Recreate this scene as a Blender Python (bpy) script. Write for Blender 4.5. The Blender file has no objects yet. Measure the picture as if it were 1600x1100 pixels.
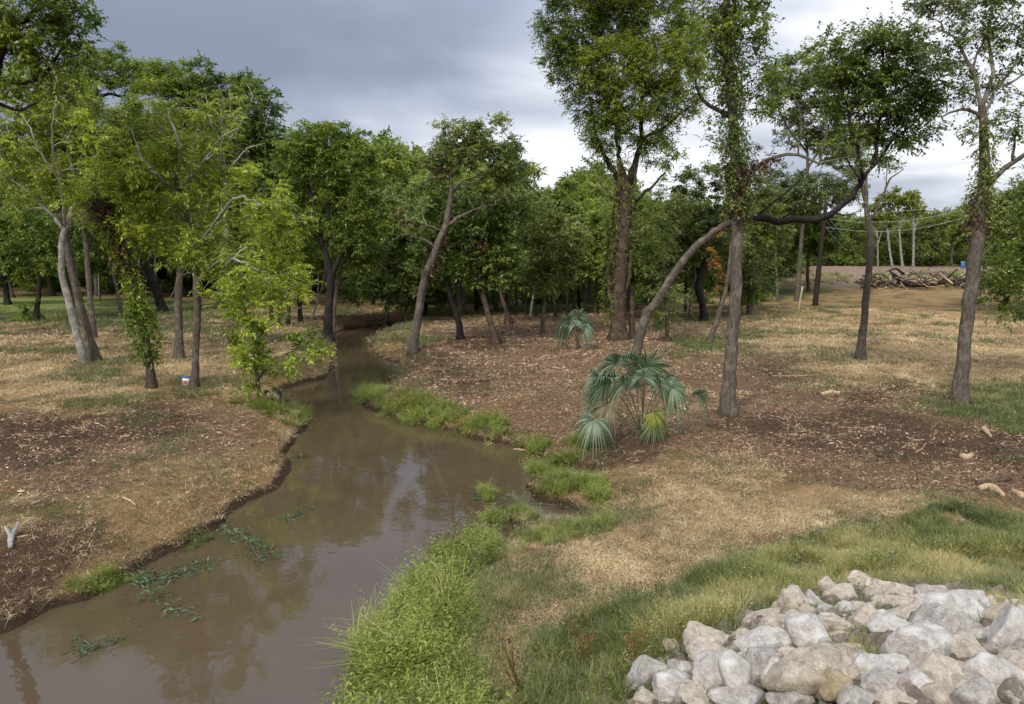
import bpy, math, random
import numpy as np
from mathutils import Vector

random.seed(11)
rng = np.random.default_rng(11)
scene = bpy.context.scene
COL = scene.collection

# ------------------------------------------------------------------ camera
CAM_Z = 5.0
PITCH = math.atan(160 / 1200)
cam_d = bpy.data.cameras.new("camera")
cam_d.sensor_width = 36.0
cam_d.lens = 27.0
cam_d.clip_end = 4000
cam = bpy.data.objects.new("camera", cam_d)
COL.objects.link(cam)
cam.location = (0, 0, CAM_Z)
cam.rotation_euler = (math.pi / 2 - PITCH, 0, 0)
scene.camera = cam

# ------------------------------------------------------------------ sky, sun, exposure
SUN_EL, SUN_AZ = math.radians(42), math.radians(208)      # azimuth clockwise from +Y: behind the camera, to the left
world = bpy.data.worlds.new("World")
scene.world = world
world.use_nodes = True
wn, wl = world.node_tree.nodes, world.node_tree.links
wn.clear()
def W(t, **kw):
    n = wn.new(t)
    for k, v in kw.items(): setattr(n, k, v)
    return n
def wmath(op, a, b=None, clamp=False):
    n = W('ShaderNodeMath', operation=op); n.use_clamp = clamp
    for i, v in enumerate((a, b)):
        if v is None: continue
        if isinstance(v, (int, float)): n.inputs[i].default_value = v
        else: wl.new(v, n.inputs[i])
    return n.outputs[0]
sky = W('ShaderNodeTexSky', sky_type='NISHITA')
sky.sun_disc = False
sky.sun_elevation = SUN_EL
sky.sun_rotation = SUN_AZ
sky.dust_density = 2.5
tc = W('ShaderNodeTexCoord')
sep = W('ShaderNodeSeparateXYZ'); wl.new(tc.outputs['Generated'], sep.inputs[0])
zz = wmath('ADD', wmath('MAXIMUM', sep.outputs[2], 0.0), 0.16)
cx = wmath('DIVIDE', sep.outputs[0], zz); cy = wmath('DIVIDE', sep.outputs[1], zz)
comb = W('ShaderNodeCombineXYZ'); wl.new(cx, comb.inputs[0]); wl.new(cy, comb.inputs[1])
def wnoise(scale, detail, rough, off, dist=0.0):
    m = W('ShaderNodeMapping'); wl.new(comb.outputs[0], m.inputs[0]); m.inputs['Location'].default_value = off
    n = W('ShaderNodeTexNoise'); wl.new(m.outputs[0], n.inputs['Vector'])
    n.inputs['Scale'].default_value = scale; n.inputs['Detail'].default_value = detail
    n.inputs['Roughness'].default_value = rough; n.inputs['Distortion'].default_value = dist
    return n.outputs[0]
n1 = wnoise(0.42, 4, 0.45, (3.1, 1.7, 0), 0.3)
n2 = wnoise(1.5, 5, 0.5, (0.4, 5.2, 0), 0.4)
def wdot(v):
    n = W('ShaderNodeVectorMath', operation='DOT_PRODUCT'); wl.new(tc.outputs['Generated'], n.inputs[0])
    n.inputs[1].default_value = Vector(v).normalized(); return n.outputs['Value']
# light gathers low in the sky ahead and to the right, a grey-blue bank stands over the left
low = wmath('SUBTRACT', 1.0, wmath('MULTIPLY', wmath('MAXIMUM', sep.outputs[2], 0.0), 4.6), clamp=True)
lat = wmath('ADD', wmath('MULTIPLY', sep.outputs[0], 1.3), 0.12, clamp=False)
b = wmath('ADD', wmath('MULTIPLY', n1, 1.75), wmath('MULTIPLY', n2, 0.85))
b = wmath('ADD', b, wmath('MULTIPLY', wmath('MULTIPLY', low, low), 0.22))
b = wmath('ADD', b, wmath('MULTIPLY', wmath('MINIMUM', lat, 0.5), 0.42))
gap = wmath('MULTIPLY', wmath('SUBTRACT', wdot((0.05, 1.0, 0.125)), 0.982), 42.0, clamp=True)
b = wmath('SUBTRACT', wmath('ADD', b, wmath('MULTIPLY', gap, 0.20)), 0.66)
ramp = W('ShaderNodeValToRGB'); wl.new(b, ramp.inputs[0])
e = ramp.color_ramp.elements
e[0].position = 0.22; e[0].color = (0.135, 0.152, 0.200, 1)
e[1].position = 1.05; e[1].color = (0.50, 0.51, 0.535, 1)
k = ramp.color_ramp.elements.new(0.47); k.color = (0.176, 0.197, 0.255, 1)
k = ramp.color_ramp.elements.new(0.68); k.color = (0.255, 0.276, 0.330, 1)
k = ramp.color_ramp.elements.new(0.86); k.color = (0.37, 0.387, 0.43, 1)
# an overcast sky is brighter overhead than at the horizon
over = wmath('ADD', 8.6, wmath('MULTIPLY', wmath('MAXIMUM', wmath('SUBTRACT', sep.outputs[2], 0.24), 0.0), 22.0))
vm = W('ShaderNodeVectorMath', operation='SCALE'); wl.new(ramp.outputs[0], vm.inputs[0]); wl.new(over, vm.inputs['Scale'])
mx = W('ShaderNodeMix', data_type='RGBA'); mx.inputs[0].default_value = 0.95
wl.new(sky.outputs[0], mx.inputs[6]); wl.new(vm.outputs[0], mx.inputs[7])
bg = W('ShaderNodeBackground'); bg.inputs[1].default_value = 0.10
wl.new(mx.outputs[2], bg.inputs[0])
wo = W('ShaderNodeOutputWorld'); wl.new(bg.outputs[0], wo.inputs[0])

sun_d = bpy.data.lights.new("sun", 'SUN')
sun_d.energy = 1.5
sun_d.angle = math.radians(12)
sun_d.color = (1.0, 0.95, 0.86)
sun = bpy.data.objects.new("sun", sun_d)
COL.objects.link(sun)
sd = Vector((math.sin(SUN_AZ) * math.cos(SUN_EL), math.cos(SUN_AZ) * math.cos(SUN_EL), math.sin(SUN_EL)))
sun.rotation_euler = (-sd).to_track_quat('-Z', 'Y').to_euler()
sun.location = sd * 60

vs = scene.view_settings
vs.view_transform = 'Standard'; vs.look = 'None'; vs.exposure = 1.25; vs.gamma = 1.0
vs.use_curve_mapping = False
scene.render.engine = 'CYCLES'
scene.cycles.max_bounces = 6
scene.cycles.transmission_bounces = 4
scene.cycles.transparent_max_bounces = 4
try: scene.cycles.use_denoising = True
except Exception: pass

# ------------------------------------------------------------------ helpers: numbers
def sstep(a, b, x):
    t = np.clip((np.asarray(x, float) - a) / (b - a), 0, 1)
    return t * t * (3 - 2 * t)
def vnoise(x, y, seed=0.0):
    x = np.asarray(x, float); y = np.asarray(y, float)
    xi = np.floor(x); yi = np.floor(y); fx = x - xi; fy = y - yi
    fx = fx * fx * (3 - 2 * fx); fy = fy * fy * (3 - 2 * fy)
    def h(a, b_):
        s = np.sin(a * 127.1 + b_ * 311.7 + seed * 17.31) * 43758.5453
        return s - np.floor(s)
    return (h(xi, yi) * (1 - fx) + h(xi + 1, yi) * fx) * (1 - fy) + (h(xi, yi + 1) * (1 - fx) + h(xi + 1, yi + 1) * fx) * fy
def fbm(x, y, seed=0.0, o=4):
    s, a, t = 0.0, 0.5, 0.0
    for i in range(o):
        s = s + a * vnoise(x * 2 ** i + 13.7 * i, y * 2 ** i - 7.1 * i, seed + i); t += a; a *= 0.5
    return s / t
SP, CP = math.sin(PITCH), math.cos(PITCH)
def ray(px, py):
    c, s = (px - 800) / 1200.0, (550 - py) / 1200.0
    return np.array([c, CP + s * SP, -SP + s * CP])
def P(px, py, Y):
    """the point of the world seen at (px, py) of the 1600 x 1100 photograph, Y metres ahead"""
    d = ray(px, py)
    return np.array([0, 0, CAM_Z]) + d * (Y / d[1])
def onz(px, py, z):
    d = ray(px, py); t = (z - CAM_Z) / d[2]
    return d[0] * t, d[1] * t
def poly_sd(x, y, poly):
    """signed distance to a polygon, negative inside"""
    x = np.asarray(x, float); y = np.asarray(y, float)
    best = np.full(x.shape, 1e9); inside = np.zeros(x.shape, bool)
    n = len(poly)
    for i in range(n):
        ax, ay = poly[i]; bx, by = poly[(i + 1) % n]
        ex, ey = bx - ax, by - ay
        t = np.clip(((x - ax) * ex + (y - ay) * ey) / (ex * ex + ey * ey + 1e-9), 0, 1)
        dx, dy = x - ax - t * ex, y - ay - t * ey
        best = np.minimum(best, dx * dx + dy * dy)
        cond = (ay > y) != (by > y)
        xx = ex * (y - ay) / (ey if abs(ey) > 1e-9 else 1e-9) + ax
        inside ^= cond & (x < xx)
    return np.sqrt(best) * np.where(inside, -1, 1)

# ------------------------------------------------------------------ terrain
WATER_Z = -0.70
creek_px = [(-420, 1180), (-160, 1060), (0, 988), (60, 958), (130, 938), (195, 905), (215, 886), (265, 862), (300, 847),
            (330, 828), (380, 792), (430, 765), (450, 740), (455, 710), (460, 682), (484, 664), (476, 645), (440, 628),
            (438, 612), (470, 599), (505, 592), (521, 577), (508, 560), (520, 545), (512, 532), (525, 521), (548, 513),
            (600, 508), (660, 499), (740, 490), (744, 494), (680, 504), (640, 512), (600, 522), (580, 535), (577, 550), (600, 561), (622, 569),
            (614, 590), (606, 606), (572, 622), (566, 634), (600, 650), (650, 662), (700, 674), (745, 690), (800, 696),
            (838, 702), (852, 716), (872, 728), (915, 736), (930, 746), (905, 752), (872, 750), (835, 754), (822, 764),
            (834, 776), (856, 788), (890, 794), (910, 806), (896, 820), (850, 816), (812, 806), (790, 808), (806, 846),
            (786, 858), (770, 836), (735, 842), (690, 872), (660, 902), (640, 935), (604, 965), (574, 1010),
            (548, 1055), (540, 1130), (560, 1400)]
creek = [onz(a, b_, WATER_Z) for a, b_ in creek_px]
creek += [(-0.9, -12.0), (-14.0, -14.0)]
def creek_sd(x, y):
    return poly_sd(x, y, creek)
def hgt(x, y, s=None):
    x = np.asarray(x, float); y = np.asarray(y, float)
    if s is None: s = creek_sd(x, y)
    s = s + (fbm(x * 1.3, y * 1.3, 3) - 0.5) * 0.5
    left = x < (-2.2 - 0.02 * y)
    w = np.where(left, 1.7, 2.6)
    out = 0.13 * sstep(0, 0.16, s) + (0.57) * sstep(0.0, 1, s / w) ** 0.8
    inn = -0.06 * sstep(0, 0.1, -s) - 0.6 * sstep(0, 1.6, -s)
    z = WATER_Z + np.where(s > 0, out, inn)
    far = sstep(1.0, 4.0, s)
    z = z + far * ((fbm(x / 7.0, y / 7.0, 9) - 0.5) * 0.42 + (fbm(x / 1.1, y / 1.1, 5, 3) - 0.5) * 0.09)
    z = z + sstep(0.1, 1, s) * (fbm(x * 4.5, y * 4.5, 21, 2) - 0.5) * 0.05
    z = z + 1.25 * sstep(12.5, 6.0, y) * sstep(0.4, 3.6, x)              # the fill that carries the riprap
    a = x / np.maximum(y, 1.0)
    z = z + 2.3 * sstep(66, 122, y) * sstep(0.26, 0.40, a)               # raised dirt field on the right
    return z
_ts = np.geomspace(4, 900, 700)
def G(px, py):
    d = ray(px, py)
    X, Y, Z = d[0] * _ts, d[1] * _ts, CAM_Z + d[2] * _ts
    f = Z - hgt(X, Y)
    i = np.argmax(f < 0)
    if not (f < 0).any(): i = len(_ts) - 1
    t = _ts[i - 1] + (_ts[i] - _ts[i - 1]) * f[i - 1] / (f[i - 1] - f[i] + 1e-9)
    return np.array([d[0] * t, d[1] * t, CAM_Z + d[2] * t])
def Gp(lst): return [tuple(G(a, b_)[:2]) for a, b_ in lst]

M_POLY = {
 'mulch': [Gp([(606, 592), (636, 562), (652, 525), (700, 503), (780, 488), (900, 475), (1040, 486), (1130, 530), (1220, 560), (1290, 600),
               (1330, 640), (1300, 690), (1180, 705), (1010, 722), (930, 715), (850, 690), (780, 672), (730, 646), (620, 616)]),
           Gp([(1100, 640), (1250, 600), (1480, 625), (1660, 660), (1660, 790), (1450, 772), (1250, 745), (1080, 705)]),
           Gp([(520, 510), (560, 492), (640, 484), (760, 480), (740, 492), (620, 505)]),
           Gp([(-60, 640), (120, 645), (300, 630), (400, 690), (250, 730), (120, 760), (-60, 740)])],
 'dark': [Gp([(1085, 655), (1300, 636), (1480, 655), (1660, 690), (1660, 745), (1400, 715), (1200, 697)]),
          Gp([(-60, 648), (60, 655), (250, 625), (330, 645), (280, 685), (100, 722), (-60, 728)]),
          Gp([(615, 560), (680, 545), (800, 585), (720, 620), (640, 610)]),
          Gp([(-60, 820), (60, 810), (150, 820), (190, 870), (40, 960), (-60, 990)]),
          Gp([(660, 522), (800, 520), (830, 545), (700, 545)]),
          Gp([(20, 505), (200, 498), (330, 500), (300, 516), (100, 525), (-60, 535)]),
          Gp([(940, 690), (1060, 680), (1120, 700), (1000, 722)]),
          Gp([(1240, 620), (1420, 596), (1460, 606), (1340, 640)])],
 'green': [Gp([(-200, 464), (180, 464), (330, 470), (420, 480), (330, 496), (200, 500), (60, 505), (-200, 520)]),
           Gp([(1450, 640), (1500, 605), (1700, 598), (1700, 680), (1560, 672)]),
           Gp([(1180, 460), (1200, 420), (1340, 428), (1420, 425), (1330, 447), (1260, 470)]),
           Gp([(830, 1010), (900, 960), (1080, 900), (1250, 850), (1440, 800), (1700, 785), (1700, 1250), (900, 1400), (720, 1300), (640, 1080), (640, 960), (720, 930), (740, 1100)]),
           Gp([(1030, 560), (1080, 530), (1200, 520), (1130, 552)]),
           Gp([(100, 585), (150, 570), (190, 585), (140, 600)]),
           Gp([(640, 486), (760, 478), (1000, 470), (1000, 478), (740, 495)])],
 'lawn': [Gp([(-300, 462.5), (190, 463), (170, 482), (-300, 487)])],  # sunlit strip of the lawn, painted in as a lighter colour
 'pale': [Gp([(800, 860), (930, 790), (1180, 770), (1440, 770), (1480, 795), (1200, 850), (1000, 905), (830, 960), (760, 930)]),
          Gp([(1180, 520), (1330, 480), (1700, 500), (1700, 590), (1350, 600), (1200, 560)]),
          Gp([(-100, 560), (200, 560), (420, 580), (350, 615), (-100, 630)])],
 'red': [Gp([(1205, 452), (1205, 416.6), (1900, 416), (1900, 438), (1400, 436), (1320, 447)])],
}
SOFT = {'mulch': 1.5, 'dark': 1.3, 'green': 1.0, 'lawn': 3.0, 'pale': 1.2, 'red': 4.0}
def mask(name, x, y):
    r = np.zeros(np.shape(x)); d = np.hypot(x, y)
    wob = (fbm(x / 1.6, y / 1.6, len(name)) - 0.5) * np.clip(d * 0.15, 1.6, 9)
    soft = SOFT[name] * np.clip(d / 25, 0.6, 3)
    for p in M_POLY[name]:
        r = np.maximum(r, sstep(soft, -soft, poly_sd(x, y, p) + wob))
    return r

# ------------------------------------------------------------------ helpers: objects
def mesh_np(name, V, F, mat=None, attrs=None, smooth=False):
    V = np.asarray(V, np.float32); F = np.asarray(F, np.int32)
    me = bpy.data.meshes.new(name)
    me.vertices.add(len(V)); me.vertices.foreach_set('co', V.ravel())
    k_ = F.shape[1]
    me.loops.add(F.size); me.loops.foreach_set('vertex_index', F.ravel())
    me.polygons.add(len(F)); me.polygons.foreach_set('loop_start', np.arange(0, F.size, k_, dtype=np.int32))
    if attrs:
        for a, v in attrs.items():
            at = me.attributes.new(a, 'FLOAT', 'POINT'); at.data.foreach_set('value', np.asarray(v, np.float32))
    me.update(calc_edges=True)
    if smooth: me.polygons.foreach_set('use_smooth', np.ones(len(F), bool))
    if mat: me.materials.append(mat)
    return me
def mesh_py(name, V, F, mat=None, smooth=False):
    me = bpy.data.meshes.new(name); me.from_pydata([tuple(map(float, v)) for v in V], [], F); me.update()
    if smooth: me.polygons.foreach_set('use_smooth', np.ones(len(F), bool))
    if mat: me.materials.append(mat)
    return me
def link(name, me, parent=None, loc=(0, 0, 0), rot=(0, 0, 0)):
    o = bpy.data.objects.new(name, me); COL.objects.link(o)
    o.location = loc; o.rotation_euler = rot
    if parent is not None: o.parent = parent
    return o
def tag(o, label=None, cat=None, group=None, kind=None):
    if label: o['label'] = label
    if cat: o['category'] = cat
    if group: o['group'] = group
    if kind: o['kind'] = kind
    return o
def empty(name, loc, label, cat, group=None):
    o = bpy.data.objects.new(name, None); COL.objects.link(o); o.location = loc; o.empty_display_size = 0.3
    return tag(o, label, cat, group)
def copy_tree(o, parent=None):
    c = o.copy(); COL.objects.link(c)
    if parent is not None: c.parent = parent
    for ch in list(o.children): copy_tree(ch, c)
    return c
def rot_rows(n):
    v = rng.normal(size=(n, 3)); return v / (np.linalg.norm(v, axis=1, keepdims=True) + 1e-9)
def unit(v): return v / (np.linalg.norm(v, axis=-1, keepdims=True) + 1e-9)

class Acc:
    """collects tubes and shells for one mesh"""
    def __init__(s): s.V = []; s.F = []; s.n = 0
    def add(s, V, F):
        s.V.append(np.asarray(V, float)); s.F += [tuple(i + s.n for i in f) for f in F]; s.n += len(V)
    def tube(s, pts, rad, k=6, rough=0.0, cap=True):
        pts = np.asarray(pts, float); n = len(pts); rad = np.asarray(rad, float)
        T = unit(np.gradient(pts, axis=0))
        ref = np.array([1.0, 0, 0]) if abs(T[0][0]) < 0.8 else np.array([0, 1.0, 0])
        V = []
        N = unit(np.cross(T[0], ref))
        ph = rng.uniform(0, 9)
        for i in range(n):
            N = unit(N - T[i] * np.dot(N, T[i])); B = np.cross(T[i], N)
            a = np.arange(k) * 2 * math.pi / k
            r = rad[i] * (1 + rough * (np.sin(a * 3 + ph) * 0.5 + np.sin(a * 5 + ph * 2 + i * 0.7) * 0.35 + rng.normal(size=k) * 0.35))
            V.append(pts[i] + (np.cos(a) * r)[:, None] * N + (np.sin(a) * r)[:, None] * B)
        F = []
        for i in range(n - 1):
            for j in range(k):
                F.append((i * k + j, i * k + (j + 1) % k, (i + 1) * k + (j + 1) % k, (i + 1) * k + j))
        if cap:
            F.append(tuple(range(k))[::-1]); F.append(tuple((n - 1) * k + j for j in range(k)))
        s.add(np.concatenate(V), F)
    def mesh(s, name, mat, off=(0, 0, 0), smooth=True):
        return mesh_py(name, np.concatenate(s.V) - np.asarray(off), s.F, mat, smooth)
def curve(pts, n):
    """Catmull-Rom through the points"""
    p = np.asarray(pts, float)
    if len(p) == 2: return p[0] + (p[1] - p[0]) * np.linspace(0, 1, n)[:, None]
    q = np.vstack([2 * p[0] - p[1], p, 2 * p[-1] - p[-2]])
    out = []
    for u in np.linspace(0, len(p) - 1 - 1e-6, n):
        i = int(u); t = u - i; a, b_, c, d = q[i], q[i + 1], q[i + 2], q[i + 3]
        out.append(0.5 * ((2 * b_) + (c - a) * t + (2 * a - 5 * b_ + 4 * c - d) * t * t + (3 * b_ - a - 3 * c + d) * t ** 3))
    return np.array(out)

# ------------------------------------------------------------------ materials
def new_mat(name):
    m = bpy.data.materials.new(name); m.use_nodes = True
    nt = m.node_tree; nt.nodes.clear()
    return m, nt.nodes, nt.links
def N(nodes, t, **kw):
    n = nodes.new(t)
    for k_, v in kw.items(): setattr(n, k_, v)
    return n
def ramp_of(nodes, links, src, stops):
    r = N(nodes, 'ShaderNodeValToRGB'); links.new(src, r.inputs[0])
    el = r.color_ramp.elements
    while len(el) < len(stops): el.new(0.5)
    for i, (p_, c) in enumerate(stops): el[i].position = p_; el[i].color = (*c, 1)
    return r.outputs[0]
def noise_of(nodes, links, co, scale, detail=3, rough=0.55, dist=0.0):
    n = N(nodes, 'ShaderNodeTexNoise'); links.new(co, n.inputs['Vector'])
    n.inputs['Scale'].default_value = scale; n.inputs['Detail'].default_value = detail
    n.inputs['Roughness'].default_value = rough; n.inputs['Distortion'].default_value = dist
    return n.outputs[0]
def mixc(nodes, links, f, a, b_, blend='MIX'):
    m = N(nodes, 'ShaderNodeMix', data_type='RGBA', blend_type=blend)
    for i, v in ((0, f), (6, a), (7, b_)):
        if isinstance(v, (int, float)): m.inputs[i].default_value = v
        elif isinstance(v, tuple): m.inputs[i].default_value = (*v, 1)
        else: links.new(v, m.inputs[i])
    return m.outputs[2]
def mathn(nodes, links, op, a, b_=None, clamp=False):
    m = N(nodes, 'ShaderNodeMath', operation=op); m.use_clamp = clamp
    for i, v in enumerate((a, b_)):
        if v is None: continue
        if isinstance(v, (int, float)): m.inputs[i].default_value = v
        else: links.new(v, m.inputs[i])
    return m.outputs[0]
def bump(nodes, links, h, strength, dist=0.02):
    bn = N(nodes, 'ShaderNodeBump'); links.new(h, bn.inputs['Height'])
    bn.inputs['Strength'].default_value = strength; bn.inputs['Distance'].default_value = dist
    return bn.outputs[0]
def finish(nodes, links, col, rough=0.85, normal=None, spec=0.25):
    p = N(nodes, 'ShaderNodeBsdfPrincipled'); o = N(nodes, 'ShaderNodeOutputMaterial')
    if isinstance(col, tuple): p.inputs['Base Color'].default_value = (*col, 1)
    else: links.new(col, p.inputs['Base Color'])
    if isinstance(rough, (int, float)): p.inputs['Roughness'].default_value = rough
    else: links.new(rough, p.inputs['Roughness'])
    p.inputs['Specular IOR Level'].default_value = spec
    if normal is not None: links.new(normal, p.inputs['Normal'])
    links.new(p.outputs[0], o.inputs[0])
    return p
def leaf_mat(name, dark, mid, light, trans=0.3, inst=False, rough=0.45):
    m, n, l = new_mat(name)
    a = N(n, 'ShaderNodeAttribute', attribute_name='tint')
    if inst:
        a.attribute_type = 'INSTANCER'
        b2 = N(n, 'ShaderNodeAttribute', attribute_name='lt')
        fac = mathn(n, l, 'ADD', a.outputs['Fac'], mathn(n, l, 'SUBTRACT', b2.outputs['Fac'], 0.5))
    else: fac = a.outputs['Fac']
    c = ramp_of(n, l, fac, [(0.08, dark), (0.5, mid), (0.92, light)])
    p = N(n, 'ShaderNodeBsdfPrincipled'); l.new(c, p.inputs['Base Color'])
    p.inputs['Roughness'].default_value = rough; p.inputs['Specular IOR Level'].default_value = 0.5
    t = N(n, 'ShaderNodeBsdfTranslucent')
    l.new(mixc(n, l, 1.0, c, (1.0, 1.0, 0.55), 'MULTIPLY'), t.inputs[0])
    ms = N(n, 'ShaderNodeMixShader'); ms.inputs[0].default_value = trans
    l.new(p.outputs[0], ms.inputs[1]); l.new(t.outputs[0], ms.inputs[2])
    o = N(n, 'ShaderNodeOutputMaterial'); l.new(ms.outputs[0], o.inputs[0])
    return m
def bark_mat(name, a, b_, c, sc=1.0, lichen=0.3):
    m, n, l = new_mat(name)
    tcn = N(n, 'ShaderNodeTexCoord'); mp = N(n, 'ShaderNodeMapping'); l.new(tcn.outputs['Object'], mp.inputs[0])
    mp.inputs['Scale'].default_value = (1, 1, 0.22)
    f1 = noise_of(n, l, mp.outputs[0], 22 * sc, 6, 0.7, 0.4)
    f2 = noise_of(n, l, tcn.outputs['Object'], 2.3, 4, 0.6)
    col = ramp_of(n, l, f1, [(0.3, a), (0.52, b_), (0.72, c)])
    lf = mathn(n, l, 'MULTIPLY', mathn(n, l, 'GREATER_THAN', f2, 0.55), lichen)
    col = mixc(n, l, lf, col, tuple(min(1, x * 1.35) for x in c))
    finish(n, l, col, 0.9, bump(n, l, f1, 0.7, 0.03), 0.15)
    return m
L_YEL = leaf_mat('leaf_yellow_green', (0.094,0.144,0.018), (0.248,0.322,0.034), (0.469,0.547,0.074), .46)
L_OLI = leaf_mat('leaf_olive', (0.087,0.124,0.023), (0.196,0.250,0.044), (0.360,0.400,0.089), .46)
L_MID = leaf_mat('leaf_mid_green', (0.066,0.118,0.019), (0.156,0.226,0.032), (0.314,0.364,0.061), .46)
L_DRK = leaf_mat('leaf_dark_green', (0.056,0.100,0.022), (0.133,0.200,0.041), (0.274,0.338,0.074), 0.4)
L_BLU = leaf_mat('leaf_blue_green', (0.075,0.113,0.028), (0.163,0.209,0.055), (0.301,0.336,0.093), 0.4)
L_PAL = leaf_mat('leaf_pale_sparse', (0.067,0.101,0.029), (0.138,0.186,0.061), (0.230,0.276,0.116), 0.4)
L_RED = leaf_mat('leaf_dead_rust', (0.035, 0.020, 0.010), (0.085, 0.048, 0.022), (0.17, 0.10, 0.045), 0.25)
L_ORG = leaf_mat('leaf_orange', (0.12, 0.05, 0.012), (0.26, 0.11, 0.02), (0.36, 0.19, 0.035), 0.3)
B_PALE = bark_mat('bark_pale_grey', (0.10, 0.09, 0.078), (0.20, 0.185, 0.16), (0.34, 0.32, 0.285), 1.0, 0.4)
B_GREY = bark_mat('bark_grey_brown', (0.040, 0.033, 0.026), (0.092, 0.077, 0.060), (0.175, 0.150, 0.122))
B_BRN = bark_mat('bark_red_brown', (0.030, 0.020, 0.015), (0.070, 0.048, 0.035), (0.135, 0.098, 0.074))
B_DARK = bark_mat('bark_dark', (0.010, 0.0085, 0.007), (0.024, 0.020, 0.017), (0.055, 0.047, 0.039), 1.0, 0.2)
B_TWIG = bark_mat('twig_grey', (0.05, 0.044, 0.036), (0.10, 0.088, 0.07), (0.17, 0.15, 0.125))
B_PTWIG = bark_mat('twig_pale', (0.20, 0.185, 0.16), (0.33, 0.31, 0.27), (0.48, 0.455, 0.41))

# ------------------------------------------------------------------ ground sheet
ang = np.concatenate([np.linspace(-math.pi, -0.80, 60, endpoint=False), np.linspace(-0.80, 0.80, 420), np.linspace(0.80, math.pi, 60)[1:-1]])
rad = np.concatenate([np.linspace(0.3, 5.5, 12, endpoint=False), np.geomspace(5.5, 130, 300), np.geomspace(130, 2500, 30)[1:]])
A_, R_ = np.meshgrid(ang, rad)
gx, gy = (np.sin(A_) * R_).ravel(), (np.cos(A_) * R_).ravel()
gs = creek_sd(gx, gy)
gz = hgt(gx, gy, gs)
na, nr = len(ang), len(rad)
ii = np.arange(nr - 1)[:, None] * na + np.arange(na)[None, :]
jj = np.arange(nr - 1)[:, None] * na + ((np.arange(na) + 1) % na)[None, :]
GF = np.stack([ii, jj, jj + na, ii + na], -1).reshape(-1, 4)
gat = {k_: mask(k_, gx, gy) for k_ in M_POLY}
gat['wet'] = sstep(0.32, 0.05, gs + (fbm(gx * 1.3, gy * 1.3, 3) - 0.5) * 0.5)

m, n, l = new_mat('cleared_ground')
tcn = N(n, 'ShaderNodeTexCoord'); co = tcn.outputs['Object']
mp = N(n, 'ShaderNodeMapping'); l.new(co, mp.inputs[0]); mp.inputs['Rotation'].default_value = (0, 0, 0.5); mp.inputs['Scale'].default_value = (1, 2.6, 1)
nf = noise_of(n, l, mp.outputs[0], 26, 5, 0.75, 0.6)
nm = noise_of(n, l, co, 3.2, 6, 0.7, 0.5)
nl = noise_of(n, l, co, 0.45, 5, 0.6, 0.6)
vor = N(n, 'ShaderNodeTexVoronoi'); vor.inputs['Scale'].default_value = 16; l.new(mp.outputs[0], vor.inputs['Vector'])
vcol = N(n, 'ShaderNodeSeparateColor'); l.new(vor.outputs['Color'], vcol.inputs[0])
def AT(nm_):
    a = N(n, 'ShaderNodeAttribute', attribute_name=nm_); return a.outputs['Fac']
def breakup(att, amt, src, lo=0.35, hi=0.65):
    v = mathn(n, l, 'ADD', att, mathn(n, l, 'MULTIPLY', mathn(n, l, 'SUBTRACT', src, 0.5), amt))
    mr = N(n, 'ShaderNodeMapRange'); l.new(v, mr.inputs[0]); mr.inputs[1].default_value = lo; mr.inputs[2].default_value = hi
    return mr.outputs[0]
nmix = mathn(n, l, 'ADD', mathn(n, l, 'MULTIPLY', nm, 0.6), mathn(n, l, 'MULTIPLY', noise_of(n, l, co, 1.1, 5, 0.65, 0.8), 0.4))
straw = ramp_of(n, l, nf, [(0.34, (0.0627, 0.0340, 0.0168)), (0.44, (0.1824, 0.1070, 0.0504)), (0.54, (0.3534, 0.2220, 0.1042)), (0.68, (0.6156, 0.4150, 0.2142))])
grn = ramp_of(n, l, nf, [(0.3, (0.0392, 0.0450, 0.0128)), (0.55, (0.1120, 0.1250, 0.0320)), (0.75, (0.2128, 0.2000, 0.0600))])
soil = ramp_of(n, l, nf, [(0.36, (0.0365, 0.0220, 0.0135)), (0.52, (0.1003, 0.0605, 0.0364)), (0.68, (0.2508, 0.1595, 0.0910))])
mul = ramp_of(n, l, vcol.outputs[0], [(0.1, (0.0456, 0.0275, 0.0172)), (0.45, (0.1197, 0.0704, 0.0412)), (0.75, (0.2451, 0.1485, 0.0842)), (0.97, (0.5130, 0.3520, 0.2011))])
mul = mixc(n, l, 0.5, mul, ramp_of(n, l, nf, [(0.36, (0.0479, 0.0286, 0.0172)), (0.52, (0.1881, 0.1078, 0.0613)), (0.68, (0.4788, 0.3025, 0.1676))]))
pal = ramp_of(n, l, nf, [(0.34, (0.1596, 0.0980, 0.0437)), (0.5, (0.3876, 0.2520, 0.1193)), (0.66, (0.6612, 0.4500, 0.2268))])
redd = ramp_of(n, l, nmix, [(0.38, (0.15, 0.098, 0.068)), (0.6, (0.28, 0.20, 0.145))])
lwn_sunlit = ramp_of(n, l, nm, [(0.3, (0.13, 0.17, 0.045)), (0.7, (0.27, 0.29, 0.09))])  # lighter yellow-green standing in for sunlight on the grass
c = mixc(n, l, breakup(nl, 1.1, nm, 0.44, 0.70), straw, grn)          # straw with thin green regrowth
c = mixc(n, l, breakup(nl, -1.4, nmix, 0.52, 0.72), c, soil)
c = mixc(n, l, breakup(AT('pale'), 1.0, nm, 0.3, 0.8), c, pal)
c = mixc(n, l, breakup(AT('mulch'), 2.4, nmix, 0.15, 0.62), c, mul)
c = mixc(n, l, breakup(AT('dark'), 2.8, nmix, 0.30, 0.85), c, soil)
c = mixc(n, l, breakup(AT('green'), 2.0, nmix, 0.4, 0.85), c, grn)
c = mixc(n, l, breakup(AT('lawn'), 0.4, nm), c, lwn_sunlit)
c = mixc(n, l, breakup(AT('red'), 0.8, nm), c, redd)
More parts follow.
